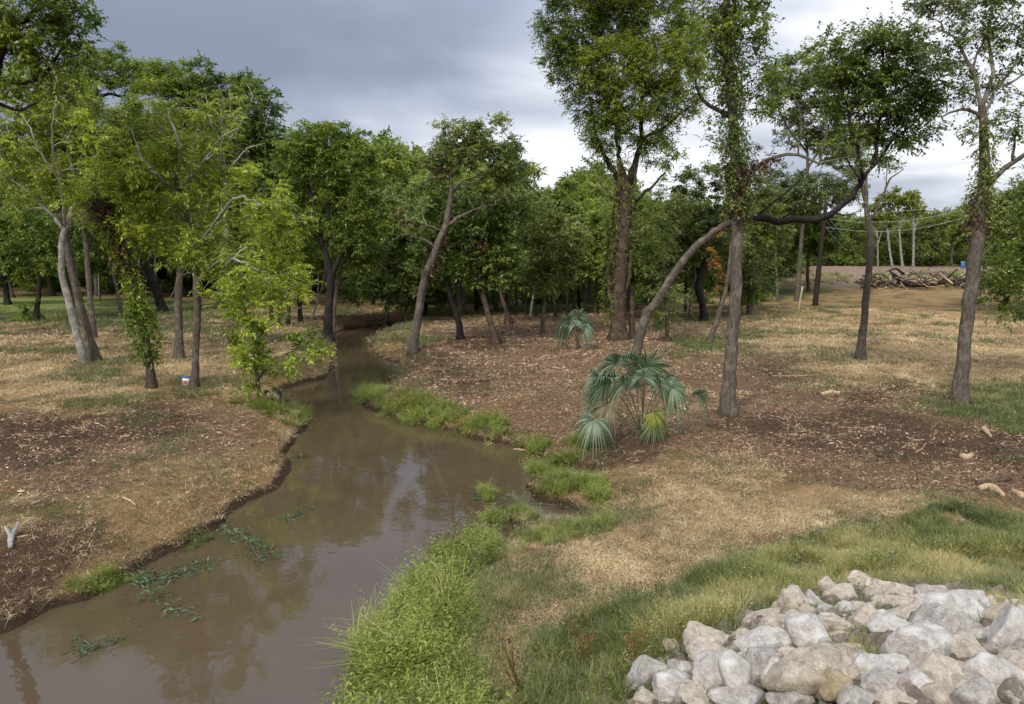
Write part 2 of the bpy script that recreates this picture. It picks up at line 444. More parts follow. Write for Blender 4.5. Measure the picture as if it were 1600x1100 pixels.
c = mixc(n, l, breakup(AT('wet'), 0.6, nm, 0.3, 0.8), c, ramp_of(n, l, nf, [(0.35, (0.0342, 0.0200, 0.0118)), (0.7, (0.0969, 0.0600, 0.0353))]))
hh = mathn(n, l, 'ADD', mathn(n, l, 'MULTIPLY', nf, 0.6), mathn(n, l, 'MULTIPLY', nm, 1.0))
finish(n, l, c, 0.95, bump(n, l, hh, 1.0, 0.11), 0.1)
M_GROUND = m
tag(link('ground', mesh_np('ground', np.stack([gx, gy, gz], 1), GF, M_GROUND, gat, True)), 'cleared creek banks of mown straw, brown mulch and bare soil', kind='structure')
# close the small hole under the viewpoint
# ------------------------------------------------------------------ water
m, n, l = new_mat('muddy_water')
tcn = N(n, 'ShaderNodeTexCoord'); mp = N(n, 'ShaderNodeMapping'); l.new(tcn.outputs['Object'], mp.inputs[0]); mp.inputs['Scale'].default_value = (1, 0.8, 1)
w1 = noise_of(n, l, mp.outputs[0], 1.6, 3, 0.5, 0.6); w2 = noise_of(n, l, mp.outputs[0], 7.0, 2, 0.5, 0.3)
wh = mathn(n, l, 'ADD', w1, mathn(n, l, 'MULTIPLY', w2, 0.16))
wc = ramp_of(n, l, noise_of(n, l, tcn.outputs['Object'], 0.35, 4, 0.6), [(0.3, (0.066, 0.047, 0.027)), (0.7, (0.088, 0.062, 0.036))])
p = finish(n, l, wc, 0.035, bump(n, l, wh, 0.22, 0.022), 0.5)
p.inputs['IOR'].default_value = 1.62
M_WATER = m
wx = np.linspace(-60, 30, 10); wy = np.linspace(-30, 110, 15)
wg = np.array([(a, b_, WATER_Z) for b_ in wy for a in wx])
wf = [(j * 10 + i, j * 10 + i + 1, (j + 1) * 10 + i + 1, (j + 1) * 10 + i) for j in range(14) for i in range(9)]
tag(link('water', mesh_np('water', wg, wf, M_WATER)), 'still muddy brown creek water', kind='structure')

# ------------------------------------------------------------------ foliage builders
def sprays(org, d, L, mleaf, ll, lw, droop=0.2, tint=None, tj=0.16):
    """rows of leaves along twigs"""
    Nn = len(org); d = unit(d); L = np.broadcast_to(L, (Nn,))
    up = np.array([0, 0, 1.0])
    s = unit(np.cross(d, up + rng.normal(size=(Nn, 3)) * 0.35))
    t = (np.arange(mleaf) + 0.6) / mleaf
    side = np.where(np.arange(mleaf) % 2 == 0, 1.0, -1.0)
    pos = org[:, None, :] + d[:, None, :] * (L[:, None] * t)[..., None]
    pos[..., 2] -= droop * (L[:, None] * t ** 2)
    ld = d[:, None, :] * 0.6 + s[:, None, :] * side[None, :, None] * 0.75 + rng.normal(size=(Nn, mleaf, 3)) * 0.33
    ld[..., 2] -= 0.22
    ld = unit(ld)
    wv = unit(np.cross(ld, up + rng.normal(size=(Nn, mleaf, 3)) * 0.55))
    sz = rng.uniform(0.65, 1.25, size=(Nn, mleaf, 1))
    a = pos; b_ = pos + ld * ll * 0.42 * sz + wv * lw * 0.5 * sz; c_ = pos + ld * ll * sz; d_ = pos + ld * ll * 0.42 * sz - wv * lw * 0.5 * sz
    c_[..., 2] -= ll * 0.15; b_[..., 2] += lw * 0.08; d_[..., 2] += lw * 0.08
    V = np.stack([a, b_, c_, d_], 2).reshape(-1, 3)
    F = np.arange(len(V)).reshape(-1, 4)
    tt = (tint if tint is not None else np.full(Nn, 0.5))[:, None] + rng.normal(size=(Nn, mleaf)) * tj
    T = np.repeat(np.clip(tt, 0, 1).ravel(), 4)
    return V, F, T
def cones(a, b_, r):
    """thin twigs, three sided"""
    Nn = len(a); d = unit(b_ - a); s = unit(np.cross(d, np.array([0.3, 0.2, 1.0]))); t = np.cross(d, s)
    r = np.broadcast_to(r, (Nn,))[:, None]
    v = [a + (s * math.cos(q) + t * math.sin(q)) * r for q in (0, 2.1, 4.2)] + [b_]
    V = np.stack(v, 1).reshape(-1, 3); o = np.arange(Nn)[:, None] * 4
    F = np.concatenate([o + np.array([[0, 1, 3]]), o + np.array([[1, 2, 3]]), o + np.array([[2, 0, 3]])])
    return V, F

def crown_from_blobs(blobs, skel, dens, ll, lw, csize, tw=12, ml=8, droop=0.2, twr=0.006, gap=0.0, up=0.25):
    """blobs: (centre, radii, dens factor, tint). skel: arrays of nodes (pos, radius). Returns leaves, twig mesh data, branches"""
    nodes = [np.asarray(skel[0], float)]; nrad = [np.asarray(skel[1], float)]
    cen, csz, ctint, bc = [], [], [], []
    for c_, r_, df, tn in blobs:
        c_ = np.asarray(c_); r_ = np.asarray(r_)
        area = math.pi * r_[0] * r_[2]
        ns = max(2, int(area * dens * df / (tw * ml)))
        v = rot_rows(ns) * (rng.uniform(0.08, 1, size=(ns, 1)) ** (1 / 3.0))
        cen.append(c_ + v * r_); csz.append(rng.uniform(0.65, 1.3, ns) * csize)
        ctint.append(np.clip(tn + rng.normal(size=ns) * 0.19, 0, 1)); bc.append(np.repeat(c_[None], ns, 0))
    cen = np.concatenate(cen); csz = np.concatenate(csz); ctint = np.concatenate(ctint); bc = np.concatenate(bc)
    Nc = len(cen)
    base = nodes[0]
    dist = np.min(np.linalg.norm(cen[:, None] - base[None], axis=2), axis=1)
    order = np.argsort(dist)
    NP = np.zeros((len(base) + Nc * 4, 3)); NR = np.zeros(len(base) + Nc * 4); cnt = len(base)
    NP[:cnt] = base; NR[:cnt] = nrad[0]
    A = Acc()
    zr = np.ptp(cen[:, 2]) + 1e-6
    for i in order:
        c_ = cen[i]
        dv = NP[:cnt] - c_
        cost = np.linalg.norm(dv, axis=1) + np.maximum(0, dv[:, 2]) * 1.2 + np.where(NR[:cnt] < 0.008, 0.4, 0)
        j = int(np.argmin(cost)); p0 = NP[j]; dl = np.linalg.norm(c_ - p0)
        r0 = min(NR[j] * 0.6, 0.008 + 0.012 * dl)
        r0 = max(r0, twr)
        mid = (p0 + c_) / 2 + np.array([0, 0, 0.12 * dl]) + rng.normal(size=3) * 0.08 * dl
        pts = curve([p0, mid, c_], 4)
        rr = np.linspace(r0, max(twr, r0 * 0.45), 4)
        A.tube(pts, rr, 3 if r0 < 0.02 else 5, 0.05, False)
        NP[cnt:cnt + 3] = pts[1:]; NR[cnt:cnt + 3] = rr[1:]; cnt += 3
    # twigs of each clump
    ci = np.repeat(np.arange(Nc), tw)
    o = cen[ci] + rng.normal(size=(len(ci), 3)) * (csz[ci] * 0.27)[:, None] * np.array([1, 1, .7])
    outw = unit(cen - bc)[ci]
    d = rot_rows(len(ci)) * np.array([1, 1, 0.65]) + outw * 0.45 + np.array([0, 0, up])
    L = csz[ci] * rng.uniform(0.55, 1.15, len(ci))
    tt = ctint[ci] + rng.normal(size=len(ci)) * 0.07
    V, F, T = sprays(o, d, L, ml, ll, lw, droop, tt)
    dn = unit(d)
    tip = o + dn * L[:, None] * 0.95; tip[:, 2] -= droop * L * 0.9
    h_ = slice(None, None, 4)
    tV, tF = cones((cen[ci] * 0.6 + o * 0.4)[h_], tip[h_], twr * 0.8)
    return (V, F, T), (tV, tF), A

def widths(wpx, D): return [w * 0.88 / 2400.0 * D for w in wpx]

def tree(name, label, base, path, wid, limbs=(), blobs=(), leaf=L_MID, bark=B_GREY, twig=None, dens=620, ll=0.12, lw=0.055,
         csize=0.5, tw=12, ml=8, droop=0.2, vine=(), dead=(), cat='tree', group=None, D=None, flare=1.75, seed=None, rough=0.13, up=0.25, vsz=1.0):
    """a tree drawn where the photograph has it: base and path in photo pixels, at the depth of its foot on the ground"""
    if seed is not None:
        globals()['rng'] = np.random.default_rng(seed)
    if D is None:
        g = G(*base); D = g[1]
    else:
        g = P(base[0], base[1], D); g[2] = float(hgt(g[0], g[1]))
    k = D / 1200.0
    root = empty(name, tuple(g), label, cat, group)
    def W3(pt):
        q = P(pt[0], pt[1], D + (pt[2] if len(pt) > 2 else 0)); return q
    pts = [g] + [W3(q) for q in path]
    wd = list(wid)
    n_ = max(8, int(sum(np.linalg.norm(pts[i + 1] - pts[i]) for i in range(len(pts) - 1)) / 0.3))
    cp = curve(pts, n_)
    wr = np.interp(np.linspace(0, 1, n_), np.linspace(0, 1, len(wd)), widths(wd, D))
    cp[1:-1] += rng.normal(size=(n_ - 2, 3)) * 0.014 * np.minimum(1, wr[1:-1] / 0.1)[:, None]
    hgt_above = cp[:, 2] - g[2]
    wr = wr * (1 + (flare - 1) * np.exp(-np.maximum(hgt_above, 0) / 0.22))
    cp0 = cp.copy(); cp0[0, 2] -= 0.25
    A = Acc(); A.tube(cp0, wr, 14, rough)
    link('trunk', A.mesh('trunk', bark, g), root)
    SN, SR = [cp[n_ // 4:]], [wr[n_ // 4:]]
    for lb in limbs:
        q = [W3(t) for t in lb[0]]
        # start the limb inside the trunk or limb it leaves
        allp = np.concatenate(SN + [cp]); j = np.argmin(np.linalg.norm(allp - q[0], axis=1))
        q[0] = allp[j]
        nn = max(6, int(sum(np.linalg.norm(q[i + 1] - q[i]) for i in range(len(q) - 1)) / 0.3))
        lc = curve(q, nn); lr = np.interp(np.linspace(0, 1, nn), np.linspace(0, 1, len(lb[1])), widths(lb[1], D))
        lc[1:-1] += rng.normal(size=(nn - 2, 3)) * 0.035
        B = Acc(); B.tube(lc, lr, 10, rough)
        link('branch', B.mesh('branch', lb[2] if len(lb) > 2 else bark, g), root)
        SN.append(lc); SR.append(lr)
    skel = (np.concatenate(SN), np.concatenate(SR))
    def b3(bl):
        out = []
        for b_ in bl:
            cx_, cy_, rx_, ry_ = b_[:4]; df = b_[4] if len(b_) > 4 else 1.0; tn = b_[5] if len(b_) > 5 else 0.5; off = b_[6] if len(b_) > 6 else 0.0
            c_ = P(cx_, cy_, D + off); out.append((c_, np.array([rx_ * k, 0.85 * (rx_ + ry_) / 2 * k, ry_ * k]) * 1.14, df, tn))
        return out
    if blobs:
        (V, F, T), (tV, tF), BA = crown_from_blobs(b3(blobs), skel, dens * (.92 if leaf is L_YEL else 1.15 if ll < .16 else 1.0), ll * 1.2, lw * 1.28, csize, tw, ml, droop, up=up)
        link('crown', mesh_np('crown', V - g, F, leaf, {'tint': T}), root)
        BA.add(tV, tF)
        tag(link('branchlets', BA.mesh('branchlets', twig or bark, g, False), root), kind='stuff')
    for i, (bl, mt, dn) in enumerate(dead):
        (V, F, T), (tV, tF), BA = crown_from_blobs(b3(bl), skel, dn, ll, lw * 0.9, csize * 0.7, tw, ml, 0.6)
        link('withered_leaves', mesh_np('withered_leaves', V - g, F, mt, {'tint': T}), root)
    for (vp, vw, cnt, mt) in vine:
        cnt = int(cnt * (1.1 if mt is L_RED else 2.0))
        q = curve([W3(t) for t in vp], 40); ids = rng.integers(0, 39, cnt); fr = rng.uniform(0, 1, (cnt, 1))
        ctr = q[ids] * (1 - fr) + q[ids + 1] * fr
        rr = np.interp(ids, np.linspace(0, 39, len(vw)), widths(vw, D)) * rng.uniform(0.4, 1.15, cnt)
        o_ = rot_rows(cnt) * np.array([1, 1, 0.4]); o_ = unit(o_)
        V, F, T = sprays(ctr + o_ * rr[:, None], o_ + rot_rows(cnt) * 0.5 + np.array([0, 0, -0.5]), rng.uniform(0.12, 0.4, cnt) * vsz, 6, ll * 1.05, lw * 1.15, 0.35, rng.normal(size=cnt) * 0.15 + 0.45)
        link('vine', mesh_np('vine', V - g, F, mt, {'tint': T}), root)
    return root

# ------------------------------------------------------------------ the trees by the creek, left bank
TB = 'ash_tree'
tree('ash_tree', 'forked tree with whitish grey bark leaning left on the left bank, leaves thin', (133, 568),
     [(112, 490), (98, 430), (96, 385), (102, 358)], [15, 12, 11, 10, 10],
     limbs=[([(101, 362), (85, 340), (62, 318), (40, 298), (8, 270)], [7, 6, 5, 3, 2]), ([(104, 350), (95, 280, -1), (82, 220, -1.6), (88, 150, -1.8)], [5, 4, 3, 1.5]), ([(96, 290, -.8), (60, 230, -1.5), (35, 180, -1.6)], [3, 2.5, 1.5]), ([(101, 362), (112, 332), (118, 300), (108, 240), (92, 180)], [9, 8, 6, 5, 2])],
     blobs=[(45, 220, 62, 55, .8, .6), (80, 150, 60, 45, .7, .55), (20, 300, 50, 40, .6, .5), (120, 240, 50, 50, .7, .6), (10, 170, 50, 60, .7, .5), (70, 320, 45, 25, .35, .5)],
     leaf=L_YEL, bark=B_PALE, twig=B_PTWIG, ll=.12, lw=.05, droop=.35)
tree('ash_tree', 'darker brown trunk standing close behind the pale forked tree on the left bank', (150, 565),
     [(126, 480), (108, 400), (90, 310), (78, 260)], [17, 14, 13, 11, 6],
     blobs=[(110, 190, 60, 50, .8, .45), (50, 250, 50, 50, .7, .5), (150, 280, 40, 35, .7, .5)], leaf=L_OLI, bark=B_GREY, twig=B_PTWIG, droop=.3)
tree('ash_tree', 'straight slim grey trunk right of the two leaning trunks on the left bank', (147, 528),
     [(140, 450), (133, 370), (128, 300), (132, 220)], [10, 9, 8, 7, 3],
     blobs=[(140, 210, 50, 45, .8, .5), (170, 260, 45, 40, .8, .5), (100, 280, 40, 30, .5, .4), (160, 330, 40, 30, .6, .4)], leaf=L_OLI, bark=B_GREY, ll=.14, lw=.06)
tree('ash_tree', 'thin leaning pale trunk in shade behind the vine covered tree on the left bank', (190, 495),
     [(182, 450), (172, 405), (165, 350)], [7, 6, 6, 4],
     blobs=[(165, 330, 45, 40, .9, .4), (200, 370, 40, 35, .8, .4), (140, 380, 30, 30, .6, .35)], leaf=L_MID, bark=B_GREY, ll=.17, lw=.08)
tree('vine_tree', 'leaning tree on the left bank wrapped in green and rusty vine', (238, 606),
     [(231, 545), (216, 470), (196, 410), (168, 345), (150, 300)], [15, 12, 12, 14, 12, 8],
     blobs=[(170, 280, 50, 35, 1, .55), (215, 330, 45, 45, .9, .55), (130, 300, 35, 25, .7, .5), (215, 250, 50, 40, .9, .6)], leaf=L_YEL, bark=B_BRN,
     vine=[([(232, 560), (222, 500), (214, 470)], [24, 44, 20], 170, L_MID), ([(200, 420), (170, 350), (155, 310)], [20, 26, 26], 300, L_RED), ([(225, 500), (200, 420), (165, 340)], [16, 20, 24], 170, L_YEL)],
     ll=.12, lw=.06)
tree('ash_tree', 'straight grey trunk with a dark foot in the middle of the left bank', (281, 560),
     [(279, 500), (280, 450), (284, 380), (278, 300)], [16, 13, 12, 10, 4],
     blobs=[(240, 200, 55, 40, .9, .5), (220, 330, 50, 40, .9, .45), (290, 380, 55, 40, .9, .45), (250, 270, 60, 45, .9, .5), (200, 220, 45, 40, .8, .5)], leaf=L_OLI, bark=B_GREY, ll=.13)
tree('willow_tree', 'big yellow green feathery tree with thin trunk beside the white bucket', (303, 606),
     [(307, 540), (308, 480), (304, 410), (290, 330), (272, 270), (266, 215)], [14, 11, 12, 10, 8, 6, 3],
     limbs=[([(272, 272, -1.2), (282, 235, -1.8), (270, 195, -2), (262, 180, -2)], [5, 4, 3, 2], B_PALE), ([(270, 262), (258, 225), (252, 190)], [4, 3, 2], B_PALE),
            ([(300, 390), (345, 335, -1.5), (372, 308, -2.4), (412, 322, -2.6)], [5, 4, 3, 1.5], B_PALE), ([(306, 440), (350, 405, -1.2), (400, 420, -2), (425, 450, -2.2)], [5, 4, 3, 1.5], B_PALE), ([(285, 300), (240, 270, -1.8), (215, 235, -2.4), (205, 200, -2.5)], [4, 3, 2.5, 1.5], B_PALE), ([(285, 300), (320, 250, -1.5), (345, 215, -2.2), (372, 200, -2.3)], [4, 3, 2, 1.2], B_PALE),
            ([(304, 420), (280, 430), (262, 470)], [3, 2, 1.5], B_PALE)],
     blobs=[(250, 150, 45, 35, .75, .45), (300, 200, 65, 45, .75, .5), (230, 250, 55, 45, .9, .65), (340, 250, 60, 40, .8, .5), (290, 300, 85, 45, 1.0, .6), (370, 310, 60, 45, 1.0, .65),
            (200, 320, 45, 40, .9, .7), (410, 370, 45, 50, 1.0, .62), (340, 380, 60, 40, 1.0, .55), (420, 430, 50, 35, 1.0, .65), (370, 440, 50, 40, 1.1, .6),
            (460, 465, 30, 20, .9, .7), (280, 385, 50, 30, .8, .45), (440, 340, 30, 30, .7, .6)],
     leaf=L_YEL, bark=B_GREY, twig=B_PTWIG, ll=.115, lw=.042, droop=.4, dens=720, tw=12, ml=10)
tree('willow_sapling', 'low shrubby sapling at the creek edge with drooping bright leaves over the water', (408, 628),
     [(402, 590), (395, 540), (384, 480), (378, 420)], [9, 7, 6, 5, 3],
     limbs=[([(400, 590), (430, 560), (470, 545)], [4, 3, 2]), ([(395, 545), (430, 500), (470, 480)], [4, 3, 2])],
     blobs=[(378, 425, 30, 35, 1, .6), (372, 490, 22, 45, 1.2, .5), (385, 560, 30, 40, .9, .6), (440, 545, 50, 24, 1.0, .5), (480, 540, 30, 22, .9, .45), (420, 500, 35, 30, .8, .6), (415, 590, 28, 20, .7, .5), (470, 575, 25, 12, .5, .5)],
     leaf=L_YEL, bark=B_GREY, ll=.11, lw=.05, droop=.4, csize=.36, dens=760)
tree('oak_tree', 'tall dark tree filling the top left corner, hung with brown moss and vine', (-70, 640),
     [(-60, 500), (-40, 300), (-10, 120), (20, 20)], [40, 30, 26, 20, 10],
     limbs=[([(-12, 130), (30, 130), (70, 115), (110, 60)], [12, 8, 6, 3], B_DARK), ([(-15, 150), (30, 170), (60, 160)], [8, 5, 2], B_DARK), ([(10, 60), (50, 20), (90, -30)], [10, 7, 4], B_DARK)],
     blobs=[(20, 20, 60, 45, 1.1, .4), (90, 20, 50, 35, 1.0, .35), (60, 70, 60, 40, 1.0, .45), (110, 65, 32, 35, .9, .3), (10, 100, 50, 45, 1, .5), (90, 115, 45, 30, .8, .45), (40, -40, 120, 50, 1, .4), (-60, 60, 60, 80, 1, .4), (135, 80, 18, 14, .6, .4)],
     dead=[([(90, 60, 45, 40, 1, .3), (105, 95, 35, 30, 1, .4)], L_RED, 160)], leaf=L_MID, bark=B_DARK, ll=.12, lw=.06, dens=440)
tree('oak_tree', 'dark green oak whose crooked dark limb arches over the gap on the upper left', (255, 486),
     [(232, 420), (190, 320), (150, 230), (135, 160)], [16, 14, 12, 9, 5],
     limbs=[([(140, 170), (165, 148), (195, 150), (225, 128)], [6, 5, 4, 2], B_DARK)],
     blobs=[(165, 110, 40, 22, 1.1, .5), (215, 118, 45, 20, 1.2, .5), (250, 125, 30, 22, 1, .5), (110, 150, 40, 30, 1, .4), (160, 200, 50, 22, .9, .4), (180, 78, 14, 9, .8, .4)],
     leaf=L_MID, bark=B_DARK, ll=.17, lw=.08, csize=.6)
tree('oak_tree', 'rounded dark green tree standing highest above the left grove', (345, 482),
     [(345, 420), (350, 330), (345, 250), (340, 190)], [15, 13, 11, 9, 5],
     limbs=[([(348, 300), (390, 240), (420, 200)], [7, 5, 3]), ([(346, 260), (300, 190), (285, 150)], [7, 5, 3])],
     blobs=[(305, 125, 34, 26, 1.2, .5), (345, 150, 45, 30, 1.1, .4), (390, 160, 40, 36, 1.1, .4), (415, 205, 24, 30, 1, .4), (370, 215, 50, 40, 1, .35), (400, 255, 40, 30, 1, .35), (330, 260, 50, 50, .8, .35), (280, 170, 30, 30, 1, .4)],
     leaf=L_DRK, bark=B_GREY, ll=.20, lw=.10, csize=.65, dens=420)
tree('dead_tree', 'half dead tree with bare pale branches and brown leaves among the left grove', (358, 500),
     [(356, 400), (352, 300), (348, 220), (346, 170)], [11, 9, 8, 6, 3],
     limbs=[([(352, 240), (375, 195), (395, 150)], [5, 3, 1.5]), ([(350, 230), (330, 190), (322, 150)], [5, 3, 1.5]), ([(350, 210), (360, 175), (358, 140)], [4, 3, 1.5]), ([(352, 260), (320, 215), (298, 190)], [4, 3, 1.5]), ([(353, 270), (385, 235), (410, 225)], [4, 2.5, 1.2])],
     blobs=[(330, 190, 30, 40, .25, .4), (370, 170, 35, 40, .2, .4)], dead=[([(335, 225, 30, 25, 1, .6), (365, 255, 30, 22, 1, .6)], L_RED, 200)],
     leaf=L_OLI, bark=B_PALE, twig=B_PTWIG, ll=.15, lw=.07)

# ------------------------------------------------------------------ the trees by the creek, middle
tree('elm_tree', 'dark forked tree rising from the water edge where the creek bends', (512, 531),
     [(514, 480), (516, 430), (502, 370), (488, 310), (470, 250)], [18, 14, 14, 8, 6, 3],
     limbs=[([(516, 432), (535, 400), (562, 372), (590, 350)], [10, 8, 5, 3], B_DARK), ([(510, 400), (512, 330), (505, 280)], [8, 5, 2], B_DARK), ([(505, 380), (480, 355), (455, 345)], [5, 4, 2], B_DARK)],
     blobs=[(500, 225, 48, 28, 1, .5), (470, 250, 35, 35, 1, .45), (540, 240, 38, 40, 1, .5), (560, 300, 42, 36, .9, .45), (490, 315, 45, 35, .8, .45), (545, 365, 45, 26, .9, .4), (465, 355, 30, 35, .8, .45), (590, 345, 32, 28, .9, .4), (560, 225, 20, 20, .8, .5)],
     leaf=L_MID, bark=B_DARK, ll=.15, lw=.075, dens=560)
tree('elm_tree', 'second slim stem close beside the dark forked tree at the bend', (520, 528), [(522, 480), (530, 430), (548, 390)], [9, 8, 7, 4],
     blobs=[(575, 390, 30, 22, .8, .4), (540, 400, 26, 20, .6, .4)], leaf=L_MID, bark=B_GREY, ll=.15, lw=.07)
tree('sycamore_tree', 'pale leaning crooked trunk on the right bank of the creek with rusty dead leaves', (645, 553),
     [(652, 500), (662, 440), (682, 390), (698, 345), (705, 300), (704, 270)], [17, 14, 13, 14, 12, 8, 5],
     limbs=[([(696, 352), (722, 336), (758, 322), (775, 320)], [7, 5, 3, 2]), ([(682, 385), (660, 372), (630, 368), (612, 375)], [5, 3, 2, 1.5]), ([(692, 362), (668, 350), (648, 358), (625, 350)], [4, 3, 2, 1.5]),
            ([(704, 300), (720, 285), (745, 275)], [5, 4, 2]), ([(704, 280), (680, 278), (655, 290)], [4, 3, 2]), ([(704, 275), (725, 245), (750, 215)], [5, 4, 2])],
     blobs=[(725, 215, 40, 26, 1, .45), (770, 212, 40, 26, 1, .45), (700, 240, 38, 26, .9, .45), (790, 250, 30, 30, .9, .4), (740, 255, 55, 28, .8, .35), (800, 280, 20, 12, .9, .4), (640, 310, 30, 26, .7, .5), (755, 300, 36, 22, .7, .4), (810, 240, 12, 20, .4, .4)],
     dead=[([(630, 335, 16, 16, 1, .6), (700, 265, 30, 14, 1, .3)], L_RED, 330)], leaf=L_BLU, bark=B_GREY, twig=B_PTWIG, ll=.13, lw=.06, dens=560,
     vine=[([(690, 370), (670, 430)], [20, 24], 50, L_RED)])
tree('elm_tree', 'dark curved trunk leaning left on the red mulch, second right of the creek', (719, 530), [(716, 500), (705, 465), (698, 430), (702, 380)], [12, 11, 10, 8, 5],
     blobs=[(700, 350, 45, 35, 1, .35), (680, 400, 40, 30, 1, .35), (740, 390, 40, 35, 1, .4), (700, 310, 40, 30, .9, .4)], leaf=L_DRK, bark=B_DARK, ll=.16, lw=.08)
tree('elm_tree', 'brown trunk leaning left with a flared foot on the red mulch', (776, 537), [(766, 500), (756, 465), (748, 430), (752, 370)], [13, 10, 10, 8, 5],
     blobs=[(755, 350, 45, 40, 1, .35), (780, 410, 40, 30, 1, .45), (740, 420, 35, 25, .9, .4), (790, 340, 40, 30, .9, .4)], leaf=L_DRK, bark=B_BRN, ll=.16, lw=.08,
     dead=[([(765, 370, 30, 40, 1, .4)], L_RED, 130)], vine=[([(752, 440), (750, 380)], [20, 26], 50, L_RED)])
tree('elm_tree', 'pair of thin stems one leaning far right, between red mulch trees', (802, 508), [(792, 488), (784, 462), (780, 430)], [8, 7, 6, 4],
     limbs=[([(784, 466), (790, 490), (788, 512)], [3, 3, 3])], blobs=[(800, 400, 40, 32, 1, .45), (830, 420, 35, 28, 1, .5), (775, 380, 30, 30, .9, .4)], leaf=L_MID, bark=B_BRN, ll=.16, lw=.08)
tree('elm_tree', 'slim upright trunk left of the small palmetto', (847, 522), [(849, 490), (852, 455), (848, 410)], [7, 6, 6, 4],
     blobs=[(850, 390, 45, 38, 1, .5), (830, 340, 40, 34, 1, .5), (880, 370, 40, 35, .9, .55), (860, 430, 35, 22, .9, .5)], leaf=L_BLU, bark=B_GREY, ll=.16, lw=.07)
for (bx, by, tx, wpx, lab) in [(640, 486, 636, 5, 'thin dark trunk at the back left of the red mulch clearing'), (663, 487, 668, 4, 'thin dark sapling behind the pale leaning tree'),
                               (745, 487, 742, 7, 'brown trunk at the back of the red mulch behind the flared tree'), (822, 492, 826, 5, 'dark thin trunk in the thicket left of the small palmetto'),
                               (868, 495, 862, 5, 'tallest thin trunk in the thicket behind the small palmetto'), (885, 492, 892, 4, 'thin stem just behind the small palmetto'),
                               (838, 494, 812, 5, 'crooked dark stem leaning left in the thicket'), (915, 478, 908, 5, 'far thin trunk right above the small palmetto')]:
    tree('thicket_tree', lab, (bx, by), [((bx * 2 + tx) / 3, by - 30), (tx, by - 70), (tx + 4, by - 120)], [wpx, wpx * .9, wpx * .8, 3],
         blobs=[(tx, by - 100, 30, 24, 1.2, .4), (tx + 18, by - 140, 32, 28, 1.1, .45), (tx - 18, by - 165, 32, 26, 1, .4)], leaf=random.choice([L_MID, L_DRK, L_BLU, L_MID]), bark=B_DARK, ll=.20, lw=.10, dens=420, csize=.6)

# ------------------------------------------------------------------ the tall trees on the right bank
tree('cottonwood_tree', 'thick reddish vine covered trunk behind the palmetto with a tall full green crown', (966, 530),
     [(966, 470), (972, 400), (976, 340), (976, 295), (968, 255)], [30, 25, 24, 22, 20, 10],
     limbs=[([(952, 528), (958, 480), (950, 430), (962, 380), (968, 320), (960, 270), (938, 230)], [12, 9, 8, 8, 7, 6, 3], B_BRN), ([(978, 528), (972, 470), (984, 420), (976, 370), (990, 330), (984, 290)], [11, 9, 8, 8, 7, 5], B_GREY), ([(966, 520), (976, 440), (966, 380), (984, 310), (996, 250)], [9, 7, 8, 7, 5], B_BRN), ([(945, 520), (950, 470), (946, 410), (955, 350), (964, 300)], [5, 4, 4, 4, 3], B_DARK), ([(992, 400), (975, 330), (940, 290), (925, 265)], [4, 4, 3, 2], B_GREY), ([(976, 300), (990, 262), (1000, 225), (1002, 160), (1000, 60)], [14, 11, 9, 6, 3], B_DARK), ([(972, 290), (955, 262), (938, 230), (920, 150)], [10, 8, 6, 3], B_DARK),
            ([(1002, 222), (1030, 205), (1060, 180), (1085, 160)], [6, 5, 4, 2], B_DARK), ([(978, 330), (1010, 300), (1040, 270)], [7, 5, 3], B_DARK),
            ([(968, 260), (962, 180), (950, 60)], [8, 6, 3], B_DARK)],
     blobs=[(898, 40, 54, 52, 1.1, .35, 1), (960, 20, 50, 45, 1.1, .4, 1), (900, 95, 46, 40, 1, .35, .6), (925, 150, 38, 42, 1, .35, .4), (1030, 30, 55, 50, 1, .5), (965, 105, 52, 38, 1.1, .68, -.8), (1040, 95, 55, 42, 1.1, .72, -.8),  # light put into the tint: front clumps lighter, back clumps darker
            (985, 150, 55, 36, 1.1, .68, -.6), (1050, 150, 45, 30, 1, .6, -.4), (945, 205, 34, 30, .9, .4), (1000, 200, 50, 24, .9, .5), (1030, 235, 34, 24, .7, .5), (960, -30, 110, 40, 1, .5), (1075, 65, 30, 40, 1, .6)],
     leaf=L_MID, bark=B_BRN, dens=900, ll=.12, lw=.048, droop=.35,
     vine=[([(955, 500), (950, 400), (960, 300), (940, 220)], [24, 30, 40, 60], 300, L_OLI), ([(962, 520), (968, 400), (976, 300), (966, 250)], [40, 36, 34, 30], 200, L_RED), ([(990, 420), (985, 330), (960, 240)], [30, 36, 40], 200, L_MID)])
tree('cottonwood_tree', 'thinner stem leaning against the right side of the thick vine covered trunk', (988, 528), [(986, 470), (978, 420), (982, 350)], [11, 10, 9, 5],
     blobs=[(1010, 330, 30, 30, .5, .4)], leaf=L_MID, bark=B_BRN)
